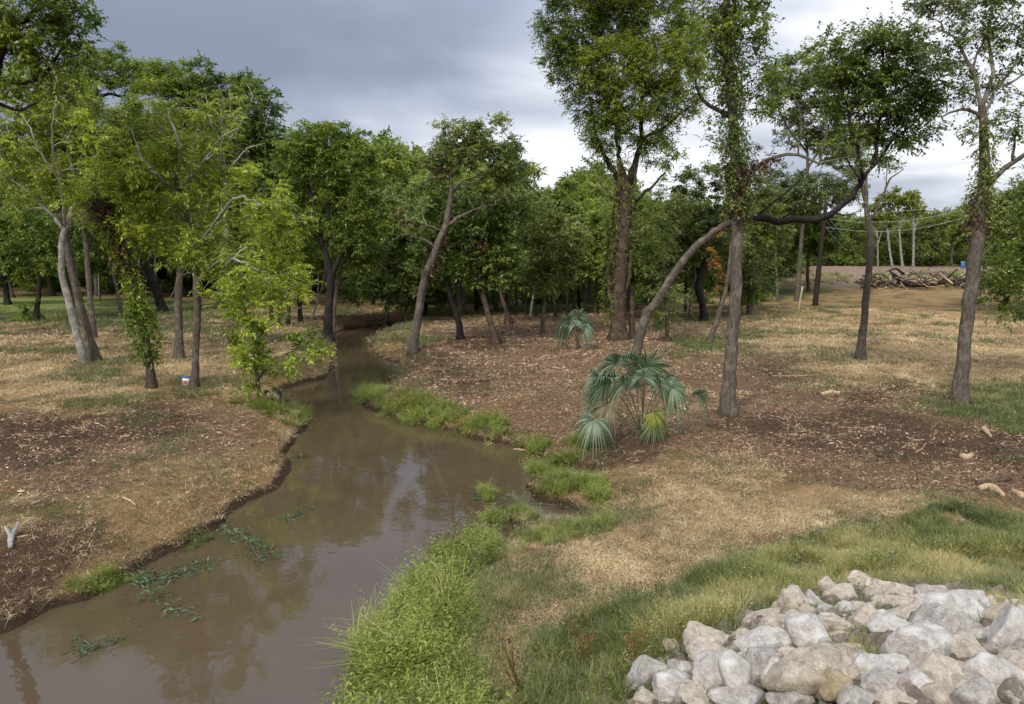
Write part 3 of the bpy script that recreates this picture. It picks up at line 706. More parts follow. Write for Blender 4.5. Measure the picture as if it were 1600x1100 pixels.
tree('hackberry_tree', 'trunk leaning far right from behind the palmetto into a long black horizontal limb', (986, 536),
     [(1006, 502), (1022, 476), (1046, 438), (1072, 402), (1100, 374), (1128, 354), (1150, 346)],
     [19, 16, 14, 14, 13, 12, 12],
     limbs=[([(1146, 346), (1168, 340), (1215, 343), (1262, 343), (1300, 334), (1330, 305), (1346, 282), (1362, 262)], [13, 15, 12, 13, 11, 10, 8, 6], B_DARK), ([(1225, 343), (1238, 330), (1242, 318)], [4, 3, 1.5], B_DARK), ([(1300, 334), (1322, 338), (1340, 330)], [4, 2.5, 1.5], B_DARK), ([(1345, 284), (1335, 262), (1318, 240)], [5, 3, 1.5], B_DARK), ([(1360, 265), (1375, 200), (1380, 130), (1378, 50)], [8, 6, 5, 2], B_DARK), ([(1362, 262), (1400, 215), (1450, 175)], [6, 4, 2], B_DARK), ([(1350, 275), (1330, 200), (1310, 120)], [6, 5, 2], B_DARK), ([(1180, 342), (1230, 300), (1260, 270)], [5, 3, 2], B_DARK)],
     blobs=[(1385, 45, 18, 26, .9, .4), (1320, 75, 34, 30, 1, .4), (1370, 90, 48, 34, 1.1, .4), (1420, 110, 38, 32, 1.1, .35), (1340, 125, 50, 34, 1.1, .4), (1390, 150, 60, 36, 1.2, .35), (1440, 165, 34, 26, 1, .35), (1350, 185, 50, 32, 1.1, .35),
            (1410, 200, 38, 24, 1, .3), (1385, 225, 34, 20, .8, .3), (1335, 235, 36, 26, .8, .5), (1296, 105, 32, 24, .9, .45), (1280, 75, 20, 18, .8, .5), (1455, 120, 24, 30, .8, .4), (1410, 60, 30, 22, .8, .45), (1460, 200, 20, 16, .6, .3)],
     leaf=L_DRK, bark=B_GREY, dens=600, ll=.13, lw=.055, D=27.5)
tree('cottonwood_tree', 'tall straight trunk right of the palmetto, its upper half wrapped in dark ivy', (1137, 648),
     [(1142, 560), (1150, 460), (1152, 380), (1153, 300), (1146, 200), (1138, 100), (1136, 0), (1140, -60)], [28, 22, 20, 19, 18, 17, 15, 12, 9],
     limbs=[([(1140, 190), (1115, 168), (1092, 150), (1085, 110)], [9, 7, 5, 2], B_DARK), ([(1152, 290), (1180, 262), (1210, 246), (1245, 242), (1280, 256), (1325, 245)], [8, 7, 6, 5, 4, 2]),
            ([(1282, 256), (1290, 215), (1285, 170)], [3, 2, 1.5]), ([(1240, 242), (1252, 200), (1240, 150)], [3, 2.5, 1.5]), ([(1138, 70), (1170, 30), (1200, -10)], [7, 5, 3], B_DARK)],
     blobs=[(1120, 30, 36, 40, .8, .45), (1170, 40, 36, 40, .9, .4), (1195, 90, 26, 40, 1, .4, 1), (1175, 140, 32, 40, .9, .4, 1), (1150, -30, 60, 40, 1, .45), (1110, 100, 26, 30, .6, .4), (1200, 150, 22, 30, .7, .4, 1),
            (1110, 220, 26, 26, .5, .4)],
     leaf=L_MID, bark=B_GREY, dens=620, ll=.10, lw=.045,
     vine=[([(1154, 330), (1148, 220), (1138, 100), (1135, 10)], [26, 30, 34, 40], 560, L_DRK), ([(1154, 340), (1150, 240)], [28, 34], 240, L_RED), ([(1143, 180), (1137, 60), (1130, 0)], [30, 40, 50], 150, L_RED), ([(1165, 262), (1210, 248)], [26, 20], 90, L_RED)],
     dead=[([(1180, 232, 22, 12, 1, .5)], L_RED, 250)])
tree('ash_tree', 'sparse tree with thin light leaves between the ivy trunk and the dark crown', (1245, 470),
     [(1250, 400), (1256, 330), (1262, 260), (1258, 200)], [8, 7, 6, 5, 3],
     limbs=[([(1262, 262), (1300, 210), (1330, 190)], [4, 3, 2]), ([(1258, 240), (1225, 190), (1215, 165)], [4, 3, 2])],
     blobs=[(1250, 118, 46, 26, 1.1, .6), (1225, 160, 28, 24, .8, .5), (1285, 140, 40, 28, 1.1, .6), (1275, 188, 44, 26, .9, .6), (1312, 215, 40, 28, 1.0, .65), (1240, 215, 30, 18, .5, .5), (1260, 300, 54, 28, .8, .45), (1310, 290, 40, 26, .8, .6), (1215, 290, 30, 26, .7, .35), (1320, 250, 30, 16, .8, .65)],
     leaf=L_PAL, bark=B_GREY, ll=.2, lw=.09, csize=.7, dens=420)
tree('ash_tree', 'slender leaning tree with bare twigs right of centre, dark foot in the tan clearing', (1343, 562),
     [(1350, 500), (1356, 430), (1360, 380), (1355, 335), (1353, 300), (1354, 270)], [16, 12, 11, 12, 9, 6, 3],
     limbs=[([(1358, 345), (1378, 308), (1390, 280), (1412, 264)], [6, 4, 3, 1.5]), ([(1355, 320), (1346, 285), (1340, 255)], [5, 4, 2]), ([(1386, 290), (1384, 262), (1392, 240)], [2, 1.5, 1])],
     blobs=[(1345, 250, 30, 16, .6, .6), (1370, 235, 26, 16, .7, .6), (1400, 262, 16, 10, .25, .5), (1350, 330, 12, 16, .5, .5)],
     leaf=L_PAL, bark=B_GREY, ll=.11, lw=.05)
tree('ash_tree', 'stout grey trunked tree with airy crown over the green grass at right', (1497, 629),
     [(1506, 550), (1517, 450), (1529, 350), (1536, 280), (1537, 200), (1533, 160)], [25, 22, 21, 22, 17, 14, 10],
     limbs=[([(1534, 310), (1560, 270), (1582, 252), (1625, 232)], [11, 9, 8, 6]), ([(1578, 256), (1584, 225), (1590, 180)], [5, 4, 2]), ([(1536, 195), (1518, 175), (1495, 172), (1470, 184)], [6, 6, 4, 2]),
            ([(1534, 165), (1520, 110), (1490, 60), (1460, 30)], [8, 6, 4, 2], B_PALE), ([(1534, 165), (1548, 110), (1545, 40), (1550, -20)], [8, 6, 4, 2], B_PALE), ([(1538, 180), (1570, 120), (1600, 80)], [6, 4, 2], B_PALE), ([(1520, 108), (1540, 60), (1580, 20)], [4, 3, 2], B_PALE), ([(1545, 140), (1580, 130), (1620, 100)], [5, 4, 2], B_PALE)],
     blobs=[(1450, 20, 34, 26, .7, .5), (1500, 30, 46, 36, .8, .5), (1560, 30, 50, 36, .8, .55), (1475, 75, 34, 24, .6, .45), (1520, 85, 44, 30, .7, .5), (1585, 90, 40, 34, .7, .5), (1525, 135, 34, 24, .7, .45), (1580, 150, 36, 28, .6, .45),
            (1495, 150, 18, 14, .5, .45), (1548, 205, 30, 14, .9, .6), (1600, 200, 30, 24, .5, .4), (1430, 60, 16, 12, .4, .5), (1500, -30, 90, 40, .9, .5)],
     leaf=L_PAL, bark=B_GREY, twig=B_PTWIG, ll=.10, lw=.05, dens=560,
     vine=[([(1534, 330), (1538, 270), (1536, 180)], [26, 24, 30], 150, L_OLI), ([(1526, 360), (1534, 300)], [28, 30], 70, L_RED)])
tree('elm_tree', 'leafy green boughs reaching in from the right edge beside the stout trunk', (1668, 600),
     [(1660, 520), (1650, 440), (1650, 360), (1645, 280)], [22, 18, 16, 13, 8],
     limbs=[([(1650, 420), (1610, 400), (1580, 410)], [7, 5, 3])],
     blobs=[(1585, 425, 38, 36, 1.1, .4), (1560, 460, 26, 24, 1, .4), (1600, 470, 30, 20, .9, .4), (1605, 390, 34, 24, 1, .4), (1555, 490, 12, 10, .6, .4), (1650, 380, 50, 60, 1, .4), (1640, 300, 50, 50, 1, .4)],
     leaf=L_MID, bark=B_GREY, ll=.11, lw=.05)
# the cedars and small trees behind the leaning trunk
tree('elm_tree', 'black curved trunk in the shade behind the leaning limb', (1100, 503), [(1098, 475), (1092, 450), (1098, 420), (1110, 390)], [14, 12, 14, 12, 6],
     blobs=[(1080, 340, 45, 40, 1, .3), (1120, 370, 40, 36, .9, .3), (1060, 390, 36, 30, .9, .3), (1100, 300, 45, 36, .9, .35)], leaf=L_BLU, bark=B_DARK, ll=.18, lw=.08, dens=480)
tree('ash_tree', 'thin grey stem leaning right toward the ivy trunk, orange leaves above it', (1108, 532), [(1120, 500), (1130, 465), (1138, 430), (1142, 380)], [10, 8, 7, 7, 4],
     blobs=[(1160, 350, 20, 30, .4, .4)], dead=[([(1122, 400, 12, 30, 1, .6), (1130, 450, 10, 14, 1, .5)], L_ORG, 330)], leaf=L_OLI, bark=B_GREY, ll=.14, lw=.07)
tree('cedar_tree', 'shaggy grey green cedar right of the ivy trunk', (1172, 492), [(1172, 460), (1176, 410), (1178, 340)], [12, 10, 9, 4],
     blobs=[(1180, 420, 40, 34, 1.2, .3), (1190, 370, 44, 36, 1.2, .35), (1180, 310, 36, 34, 1.1, .4), (1205, 330, 30, 34, 1, .4), (1160, 450, 22, 20, .8, .3)], leaf=L_BLU, bark=B_GREY, ll=.17, lw=.05, ml=10, dens=520, droop=.4)
tree('cedar_tree', 'two stemmed cedar in the shade just left of the shaggy cedar', (1155, 492), [(1156, 460), (1160, 400)], [9, 8, 5],
     blobs=[(1150, 400, 30, 30, 1, .25), (1140, 350, 30, 40, 1, .3)], leaf=L_BLU, bark=B_DARK, ll=.17, lw=.05, dens=460)
tree('cedar_tree', 'small feathery cedar bush between the leaning trunk and the black curved trunk', (1042, 534), [(1042, 500), (1040, 450), (1036, 400)], [7, 6, 5, 3],
     blobs=[(1040, 500, 26, 24, .9, .4), (1040, 460, 24, 26, 1, .4), (1035, 410, 26, 30, 1, .35), (1030, 350, 36, 34, 1, .35), (1060, 300, 40, 34, .8, .35)], leaf=L_BLU, bark=B_BRN, ll=.14, lw=.04, ml=10, dens=460, droop=.45)
tree('elm_tree', 'leafy tree shading the dark pole at the right of the cedars', (1263, 456), [(1262, 420), (1264, 380), (1258, 330)], [6, 6, 5, 3],
     blobs=[(1255, 355, 40, 26, 1.2, .4), (1290, 370, 22, 26, 1.2, .35), (1225, 370, 30, 26, 1, .4), (1240, 320, 40, 26, .8, .45), (1215, 400, 24, 20, .9, .35)], leaf=L_MID, bark=B_BRN, ll=.24, lw=.12, csize=.7, dens=380)
tree('elm_tree', 'dense dark tree behind the cedars at the edge of the green scrub', (1195, 452), [(1194, 420), (1190, 370)], [12, 10, 6],
     blobs=[(1190, 390, 46, 34, 1.2, .3), (1205, 350, 40, 30, 1.1, .35), (1170, 340, 36, 34, 1, .3)], leaf=L_DRK, bark=B_DARK, ll=.24, lw=.12, csize=.7, dens=400)
# small trunks on the left of the bend
for i, (bx, by, tx, w_, lab) in enumerate([(425, 503, 420, 7, 'leftmost short dark trunk of the row under the bright leaves'), (438, 507, 436, 7, 'second short trunk of the row under the bright leaves'),
                         (450, 508, 452, 6, 'third, thinner trunk of the row under the bright leaves'), (470, 506, 466, 8, 'dark leaning trunk at the right of the row under the bright leaves'),
                         (484, 504, 506, 4, 'pale broken pole like stem leaning right near the dark forked tree')]):
    tree('young_tree', lab, (bx, by), [((bx + tx) / 2, by - 30), (tx, by - 70), (tx + 2, by - 110)], [w_, w_ * .9, w_ * .8, 3],
         blobs=[(tx, by - 80, 26, 18, .9, .6), (tx + 8, by - 120, 30, 26, .9, .55), (tx - 10, by - 160, 30, 28, .9, .5)] if i != 4 else [(tx, by - 90, 14, 12, .5, .5)],
         leaf=L_YEL if i % 2 else L_MID, bark=B_DARK if i != 4 else B_PALE, ll=.18, lw=.08, dens=430, csize=.6)
for i, (bx, by, tx, w_, lab) in enumerate([(612, 478, 610, 4, 'thin stem at the back, left of the creek clearing edge'), (690, 480, 694, 5, 'thin dark stem behind the dark curved trunk'), (762, 482, 758, 4, 'thin brown stem behind the flared brown trunk'),
         (790, 484, 795, 5, 'thin stem at the back of the mulch, behind the pair of stems'), (808, 480, 803, 4, 'thinnest stem at the back between the pair of stems and thicket'), (905, 486, 902, 5, 'thin stem behind the right side of the small palmetto'),
         (930, 490, 934, 5, 'dark thin stem left of the thick vine covered trunk'), (1010, 492, 1014, 6, 'dark stem seen in the angle of the leaning trunk'), (1028, 486, 1022, 4, 'thin stem farther back in the angle of the leaning trunk'), (1070, 490, 1073, 5, 'thin stem left of the black curved trunk'), (1215, 470, 1212, 5, 'thin stem at the edge of the green scrub')]):
    tree('thicket_tree', lab, (bx, by), [((bx + tx) / 2, by - 35), (tx, by - 80), (tx + 3, by - 130)], [w_, w_ * .9, w_ * .8, 2.5], blobs=[(tx, by - 110, 22, 18, 1, .45), (tx + 10, by - 145, 26, 22, 1, .5)],
         leaf=[L_MID, L_OLI, L_YEL][i % 3], bark=[B_BRN, B_GREY, B_DARK][i % 3], ll=.20, lw=.09, dens=380, csize=.6)
# lawn trees on the left
tree('elm_tree', 'dark trunk with a low leafy bush round its foot at the edge of the lawn', (57, 502), [(60, 460), (64, 420), (66, 370)], [9, 8, 7, 4],
     blobs=[(50, 488, 18, 12, 1, .4), (60, 350, 50, 36, 1, .35), (30, 400, 36, 30, .9, .4), (90, 400, 36, 26, .9, .4)], leaf=L_MID, bark=B_DARK, ll=.18, lw=.09, dens=430, csize=.6)
tree('oak_tree', 'dark spreading oak at the left edge of the lawn', (12, 476), [(8, 440), (0, 400), (-10, 340)], [10, 9, 9, 5],
     limbs=[([(2, 410), (30, 370), (60, 350)], [5, 4, 2], B_DARK)], blobs=[(0, 340, 60, 40, 1.2, .3), (40, 370, 46, 30, 1.1, .3), (-30, 400, 40, 40, 1.1, .3), (20, 410, 40, 22, 1, .35)], leaf=L_DRK, bark=B_DARK, ll=.22, lw=.11, dens=420, csize=.7)
tree('oak_tree', 'low limbed dark oak on the lawn between the leaning trunks', (116, 480), [(120, 455), (135, 430), (160, 418)], [9, 8, 7, 3],
     limbs=[([(122, 450), (110, 425), (95, 410)], [5, 4, 2], B_DARK)], blobs=[(110, 400, 50, 26, 1, .3), (160, 395, 40, 26, 1, .3), (130, 360, 50, 30, 1, .3)], leaf=L_DRK, bark=B_DARK, ll=.24, lw=.12, dens=400, csize=.7)
tree('ash_tree', 'pale forked trunk catching light at the back of the middle clearing', (580, 466), [(579, 440), (578, 415), (572, 385)], [10, 9, 8, 4],
     limbs=[([(578, 425), (564, 395), (552, 370)], [5, 4, 2]), ([(579, 420), (586, 390), (590, 365)], [5, 4, 2])],
     blobs=[(575, 350, 50, 26, .9, .35), (550, 330, 40, 26, .9, .35)], leaf=L_MID, bark=B_PALE, ll=.26, lw=.13, dens=330, csize=.8)

# ------------------------------------------------------------------ background trees: six kinds, copied
def proto_tree(name, H, spread, leaf, bark, seed, low=0.34, nb=13, ll=.30, lw=.15, dens=290, forks=2):
    globals()['rng'] = np.random.default_rng(seed); rs = random.Random(seed)
    root = empty(name, (0, 0, 0), 'tree', 'tree')
    path = [np.array([0, 0, -0.3])]
    x = y = 0.0
    for i in range(1, 6):
        x += rs.uniform(-.35, .35); y += rs.uniform(-.35, .35); path.append(np.array([x, y, H * 0.16 * i]))
    cp = curve(path, 14); r = np.linspace(0.2, 0.05, 14) * H / 10; r[0] *= 1.5
    A = Acc(); A.tube(cp, r, 8, .1)
    sk = [cp[4:]]; skr = [r[4:]]
    for f_ in range(forks + 1):
        a = rs.uniform(0, 6.28); s0 = cp[5 + f_]; e_ = s0 + np.array([math.cos(a) * spread * .6, math.sin(a) * spread * .6, H * .3])
        lc = curve([s0, (s0 + e_) / 2 + np.array([0, 0, -.2]), e_], 7); A.tube(lc, np.linspace(.1, .03, 7) * H / 10, 6, .1); sk.append(lc); skr.append(np.linspace(.1, .03, 7))
    link('trunk', A.mesh('trunk', bark), root)
    bl = []
    for i in range(nb):
        t = rs.uniform(low, .93); a = rs.uniform(0, 6.28); q = spread * (1.15 - abs(t - .5) * 1.15) * rs.uniform(.25, .85)
        R = spread * rs.uniform(.28, .46)
        bl.append((np.array([math.cos(a) * q, math.sin(a) * q, H * t]), np.array([R, R, R * .7]), 1.0, rs.uniform(.3, .8)))
    bl.append((np.array([x * .7, y * .7, H * .92]), np.array([spread * .3, spread * .3, H * .09]), 1.0, .5))
    (V, F, T), (tV, tF), BA = crown_from_blobs(bl, (np.concatenate(sk), np.concatenate(skr)), dens, ll, lw, .75, 12, 7, .2, twr=.012)
    link('crown', mesh_np('crown', V, F, leaf, {'tint': T}), root)
    tag(link('branchlets', BA.mesh('branchlets', bark), root), kind='stuff')
    return root
PROTO = [proto_tree('broadleaf_tree', 10, 3.3, L_MID, B_GREY, 101), proto_tree('broadleaf_tree', 10, 3.6, L_MID, B_GREY, 102), proto_tree('broadleaf_tree', 10, 3.0, L_OLI, B_GREY, 103),
         proto_tree('broadleaf_tree', 10, 3.4, L_BLU, B_DARK, 104, low=.26), proto_tree('broadleaf_tree', 10, 3.2, L_MID, B_PALE, 105, low=.42), proto_tree('broadleaf_tree', 10, 3.8, L_DRK, B_GREY, 106, low=.22)]
PK = ['mid green broadleaf tree', 'dark green broadleaf tree', 'olive green broadleaf tree', 'grey green bushy tree', 'pale trunked green tree', 'dark low spreading tree']
rs = random.Random(5)
SKY = [(-300, 250), (0, 250), (150, 215), (230, 190), (300, 150), (400, 200), (440, 205), (520, 195), (580, 235), (620, 210), (700, 215), (800, 225), (832, 310), (880, 275), (930, 245), (960, 275), (1010, 300), (1100, 310), (1200, 320),
       (1290, 325), (1340, 335), (1420, 325), (1470, 318), (1540, 300), (1600, 285), (1700, 280), (2000, 280)]
def skyline(px): return float(np.interp(px, [q[0] for q in SKY], [q[1] for q in SKY]))
used = set()
WHERE = {58: 'in the first row of woods', 70: 'in the second row of woods', 84: 'in the third row of woods', 100: 'deep in the wood'}
def place_bg(px, D, hfac, kind, label, group):
    g = P(px, 465, D); gx_, gy_ = float(g[0]), D
    gz_ = float(hgt(gx_, gy_))
    H = (390 - skyline(px)) / 1200 * D + CAM_Z - gz_
    H *= hfac
    src = PROTO[kind]
    o = src if kind not in used else copy_tree(src)
    used.add(kind)
    s = H / 10 * 0.97
    o.location = (gx_, gy_, gz_ - .05); o.rotation_euler = (0, 0, rs.uniform(0, 6.28)); w_ = s * rs.uniform(.85, 1.1)
    o.scale = (max(w_, .55), max(w_, .55), s)
    o['label'] = label; o['group'] = group; o['category'] = 'tree'
def side_of(px):
    return ('left of the lawn' if px < 100 else 'behind the left grove' if px < 420 else 'behind the creek bend' if px < 640 else 'behind the red mulch clearing' if px < 930 else 'behind the leaning trunk' if px < 1120 else 'beside the green scrub')
for (D, x0, x1, step, h0, h1) in [(58, 585, 1130, 62, .62, .86), (70, 430, 1190, 66, .72, .95), (84, -260, 1210, 62, .8, 1.0), (100, -320, 1230, 58, .86, 1.0)]:
    px = x0 + rs.uniform(0, 20)
    while px < x1:
        kd = rs.randrange(6)
        if not (D == 84 and -50 < px < 60 and False):
            place_bg(px, D + rs.uniform(-4, 4), rs.uniform(h0, h1), kd, f'{PK[kd]} {WHERE[D]}, {side_of(px)}', f'{PK[kd]}s {WHERE[D]}, {side_of(px)}')
        px += step * rs.uniform(.75, 1.25)
for (D, x0, x1, step, h0, h1, wh) in [(128, 1225, 1720, 36, .72, .95, 'front of the far tree line past the dirt'), (142, 1200, 1760, 36, .85, 1.02, 'back of the far tree line past the dirt')]:
    px = x0
    while px < x1:
        kd = rs.randrange(6)
        place_bg(px, D + rs.uniform(-4, 4), rs.uniform(h0, h1), kd, f'{PK[kd]} at the {wh}', f'{PK[kd]}s at the {wh}')
        px += step * rs.uniform(.75, 1.25)
for px in (1565, 1610, 1660):
    place_bg(px, 62 + rs.uniform(-4, 4), 1.05, 3, 'grey green low branched tree at the right edge behind the stout trunk', 'trees at the right edge')
for i in range(6):
    if i not in used: place_bg(1100 + i * 9, 96, .9, i, f'{PK[i]} deep in the wood behind the leaning trunk', 'deep wood trees')
# thin pale trunks standing in front of the far wood
rng = np.random.default_rng(77)
for (bx, by, tx, w_, top) in [(549, 463, 547, 3.5, 350), (536, 464, 538, 3, 360), (562, 464, 560, 3, 370), (602, 462, 603, 3, 370), (497, 466, 498, 3, 360), (1394, 416, 1384, 4, 330), (1410, 416, 1403, 4, 322), (1427, 416, 1428, 4, 326), (1372, 416, 1371, 2.5, 345), (155, 466, 154, 3, 380), (243, 468, 242, 4, 370), (218, 474, 216, 4, 370)]:
    far = bx > 1200
    tree('slender_tree', {549: 'whitest thin trunk against the dark wood beyond the clearing', 536: 'thin trunk left of the whitest trunk beyond the clearing', 562: 'thin trunk just left of the pale forked trunk', 602: 'thin trunk right of the pale forked trunk',
         497: 'thin grey trunk behind the dark forked tree', 1394: 'leftmost pale slender trunk before the far tree line', 1410: 'middle pale slender trunk before the far tree line', 1427: 'straight pale slender trunk, rightmost before the far tree line',
         1372: 'faint thin trunk before the far tree line behind the slender leaning tree', 155: 'thin trunk at the far edge of the lawn', 243: 'thin trunk in shade behind the vine covered tree', 218: 'thin trunk beside the lawn left of the vine covered tree'}[bx],
         (bx, by), [((bx + tx) / 2, (by + top) / 2 + 10), (tx, top), (tx + 3, top - 25)], [w_, w_ * .9, w_ * .7, 1.5],
         limbs=[([(tx + (bx - tx) * .4, top + 40), (tx + 8, top + 10), (tx + 12, top - 10)], [2, 1.6, 1]), ([(tx + (bx - tx) * .3, top + 30), (tx - 6, top + 5), (tx - 10, top - 15)], [2, 1.6, 1])],
         blobs=[(tx, top - 12, 14, 12, .8, .5), (tx + 8, top + 2, 12, 9, .6, .5)], leaf=L_OLI, bark=B_PALE, ll=.4 if far else .28, lw=.2 if far else .13, dens=160 if far else 260, csize=.9, D=122 if far else None)

# ------------------------------------------------------------------ scatter: points carrying small prototypes
def proto_coll(name, meshes):
    c_ = bpy.data.collections.new(name)
    for i, me in enumerate(meshes):
        o = bpy.data.objects.new(f'{name}_{chr(97 + i)}', me); c_.objects.link(o)
    return c_
def scatter(name, pts, rot, scl, idx, tint, coll, label):
    me = bpy.data.meshes.new(name); pts = np.asarray(pts, np.float32)
    me.vertices.add(len(pts)); me.vertices.foreach_set('co', pts.ravel())
    a = me.attributes.new('rot', 'FLOAT_VECTOR', 'POINT'); a.data.foreach_set('vector', np.asarray(rot, np.float32).ravel())
    a = me.attributes.new('scl', 'FLOAT', 'POINT'); a.data.foreach_set('value', np.asarray(scl, np.float32))
    a = me.attributes.new('tint', 'FLOAT', 'POINT'); a.data.foreach_set('value', np.asarray(tint, np.float32))
    a = me.attributes.new('pick', 'INT', 'POINT'); a.data.foreach_set('value', np.asarray(idx, np.int32))
    o = link(name, me); tag(o, label, kind='stuff')
    ng = bpy.data.node_groups.new(name, 'GeometryNodeTree')
    ng.interface.new_socket('Geometry', in_out='INPUT', socket_type='NodeSocketGeometry')
    ng.interface.new_socket('Geometry', in_out='OUTPUT', socket_type='NodeSocketGeometry')
    gi = ng.nodes.new('NodeGroupInput'); go = ng.nodes.new('NodeGroupOutput')
    ip = ng.nodes.new('GeometryNodeInstanceOnPoints'); ci = ng.nodes.new('GeometryNodeCollectionInfo')
    ci.inputs['Collection'].default_value = coll; ci.inputs['Separate Children'].default_value = True; ci.inputs['Reset Children'].default_value = True
    def na_(nm, ty):
        q = ng.nodes.new('GeometryNodeInputNamedAttribute'); q.data_type = ty; q.inputs['Name'].default_value = nm; return q.outputs['Attribute']
    ng.links.new(gi.outputs[0], ip.inputs['Points']); ng.links.new(ci.outputs[0], ip.inputs['Instance'])
    ip.inputs['Pick Instance'].default_value = True
    ng.links.new(na_('pick', 'INT'), ip.inputs['Instance Index']); ng.links.new(na_('rot', 'FLOAT_VECTOR'), ip.inputs['Rotation']); ng.links.new(na_('scl', 'FLOAT'), ip.inputs['Scale'])
    ng.links.new(ip.outputs[0], go.inputs[0])
    md = o.modifiers.new('scatter', 'NODES'); md.node_group = ng
    return o
def blades(nb, h0, h1, spread, lean, w, mat, name, seg=3):
    V, F, T = [], [], []
    for i in range(nb):
        a = rng.uniform(0, 6.28); r = spread * math.sqrt(rng.uniform(0, 1)); b0 = np.array([math.cos(a) * r, math.sin(a) * r, -0.01])
        la = rng.uniform(0, 6.28); ld = np.array([math.cos(la), math.sin(la), 0]); h = rng.uniform(h0, h1); le = rng.uniform(.2, 1) * lean
        sd_ = np.array([-ld[1], ld[0], 0]); t_ = rng.uniform(0.2, .8); base = len(V)
        for s in range(seg + 1):
            u = s / seg; c_ = b0 + ld * le * h * u ** 1.7 + np.array([0, 0, h * (u - 0.35 * le * u * u)])
            ww = w * (1 - u) * .5 + .0004
            V += [c_ + sd_ * ww, c_ - sd_ * ww]; T += [t_ + .25 * u - .1] * 2
        for s in range(seg): F.append((base + 2 * s, base + 2 * s + 1, base + 2 * s + 3, base + 2 * s + 2))
    return mesh_np(name, V, F, mat, {'lt': T})
def weed(nst, h, nl, ll, lw, mat, name):
    V, F, T = [], [], []
    for s in range(nst):
        a = rng.uniform(0, 6.28); o0 = np.array([math.cos(a), math.sin(a), 0]) * rng.uniform(0, .1); d = unit(np.array([math.cos(a) * rng.uniform(.1, .8), math.sin(a) * rng.uniform(.1, .8), 1.0]))
        hh_ = h * rng.uniform(.6, 1.2); tt = rng.uniform(.25, .75)
        for j in range(nl):
            t = (j + 1) / nl; p_ = o0 + d * hh_ * t; aa = j * 2.4 + s; ld = unit(np.array([math.cos(aa), math.sin(aa), rng.uniform(-.1, .7)])); sd_ = unit(np.cross(ld, [0, 0, 1]))
            q = ll * rng.uniform(.6, 1.1) * (1.1 - .5 * t); b0 = len(V)
            V += [p_, p_ + ld * q * .45 + sd_ * lw / 2, p_ + ld * q - np.array([0, 0, q * .25]), p_ + ld * q * .45 - sd_ * lw / 2]; F.append((b0, b0 + 1, b0 + 2, b0 + 3)); T += [tt + .3 * t - .15] * 4
    return mesh_np(name, V, F, mat, {'lt': T})
G_GRASS = leaf_mat('grass_green', (0.050, 0.066, 0.018), (0.120, 0.145, 0.042), (0.19, 0.225, 0.07), 0.3, True)
G_TALL = leaf_mat('grass_tall_mixed', (0.044, 0.068, 0.012), (0.160, 0.190, 0.036), (0.46, 0.39, 0.16), 0.3, True)
G_DRY = leaf_mat('grass_dry', (0.075, 0.048, 0.022), (0.36, 0.265, 0.130), (0.76, 0.61, 0.36), 0.2, True, .7)
G_WEED = leaf_mat('weed_bright', (0.034, 0.050, 0.010), (0.155, 0.200, 0.030), (0.30, 0.345, 0.070), 0.4, True)
G_CHIP = leaf_mat('wood_chip', (0.040, 0.022, 0.013), (0.30, 0.175, 0.098), (0.80, 0.62, 0.40), 0.0, True, .8)
G_RUST = leaf_mat('weed_rust', (0.075, 0.032, 0.016), (0.16, 0.085, 0.035), (0.25, 0.16, 0.07), 0.2, True)
rng = np.random.default_rng(31)
def polar(nn, r0, r1, a0=-40, a1=40, pw=1.0):
    u = rng.uniform(0, 1, nn); r = r0 * (r1 / r0) ** (u ** pw); a = np.radians(rng.uniform(a0, a1, nn)); return np.sin(a) * r, np.cos(a) * r
def around(x, y): return hgt(x, y), creek_sd(x, y) + (fbm(x * 1.3, y * 1.3, 3) - .5) * .5
def rotz(nn, tilt=0.15): return np.stack([rng.normal(size=nn) * tilt, rng.normal(size=nn) * tilt, rng.uniform(0, 6.28, nn)], 1)
# wood chips
def chip(L, w, t, nm):
    V = []
    for sx, ww in ((-1, .5), (0, 1), (1, .45)):
        for sy in (-1, 1):
            V.append((sx * L / 2, sy * ww * w / 2, rng.uniform(-t, t) + t)); 
    V += [(v[0], v[1], v[2] - t * 1.5) for v in V]
    F = [(0, 1, 3, 2), (2, 3, 5, 4), (0, 2, 8, 6), (2, 4, 10, 8), (1, 7, 9, 3), (3, 9, 11, 5), (4, 5, 11, 10), (0, 6, 7, 1)]
    return mesh_np(nm, V, F, G_CHIP, {'lt': [.5] * 12})
chips = proto_coll('chip', [chip(.09, .03, .008, 'chip'), chip(.16, .03, .008, 'chip'), chip(.07, .05, .01, 'chip'), chip(.28, .02, .008, 'chip'), chip(.12, .05, .012, 'chip'), chip(.5, .014, .006, 'chip')])
x, y = polar(380000, 7.5, 75); z, s = around(x, y)
mu = mask('mulch', x, y); dk = mask('dark', x, y); gr = mask('green', x, y); pl = mask('pale', x, y)
clump = fbm(x * 1.1, y * 1.1, 44, 3)
den = (0.16 + 0.84 * mu - .15 * dk * mu - .08 * pl) * (.12 + sstep(.36, .66, clump + .03 * mu)) * (1 - .85 * gr)
kp = (rng.uniform(0, 1, len(x)) < den) & (s > .12)
x, y, z, mu, s = x[kp], y[kp], z[kp], mu[kp], s[kp]; nn = len(x); dd = np.hypot(x, y)
scatter('wood_chips', np.stack([x, y, z + .004], 1), rotz(nn, .3), (.22 + .8 * rng.beta(1.3, 3.2, nn)) * np.clip(dd / 22, .55, 2.4), rng.choice(6, nn, p=[.3, .22, .22, .1, .13, .03]), np.clip(rng.beta(1.3, 2.3, nn) * (.7 + .6 * fbm(x / 1.5, y / 1.5, 12)), 0, 1), chips, 'shredded wood chips and bark strewn over the cleared ground')
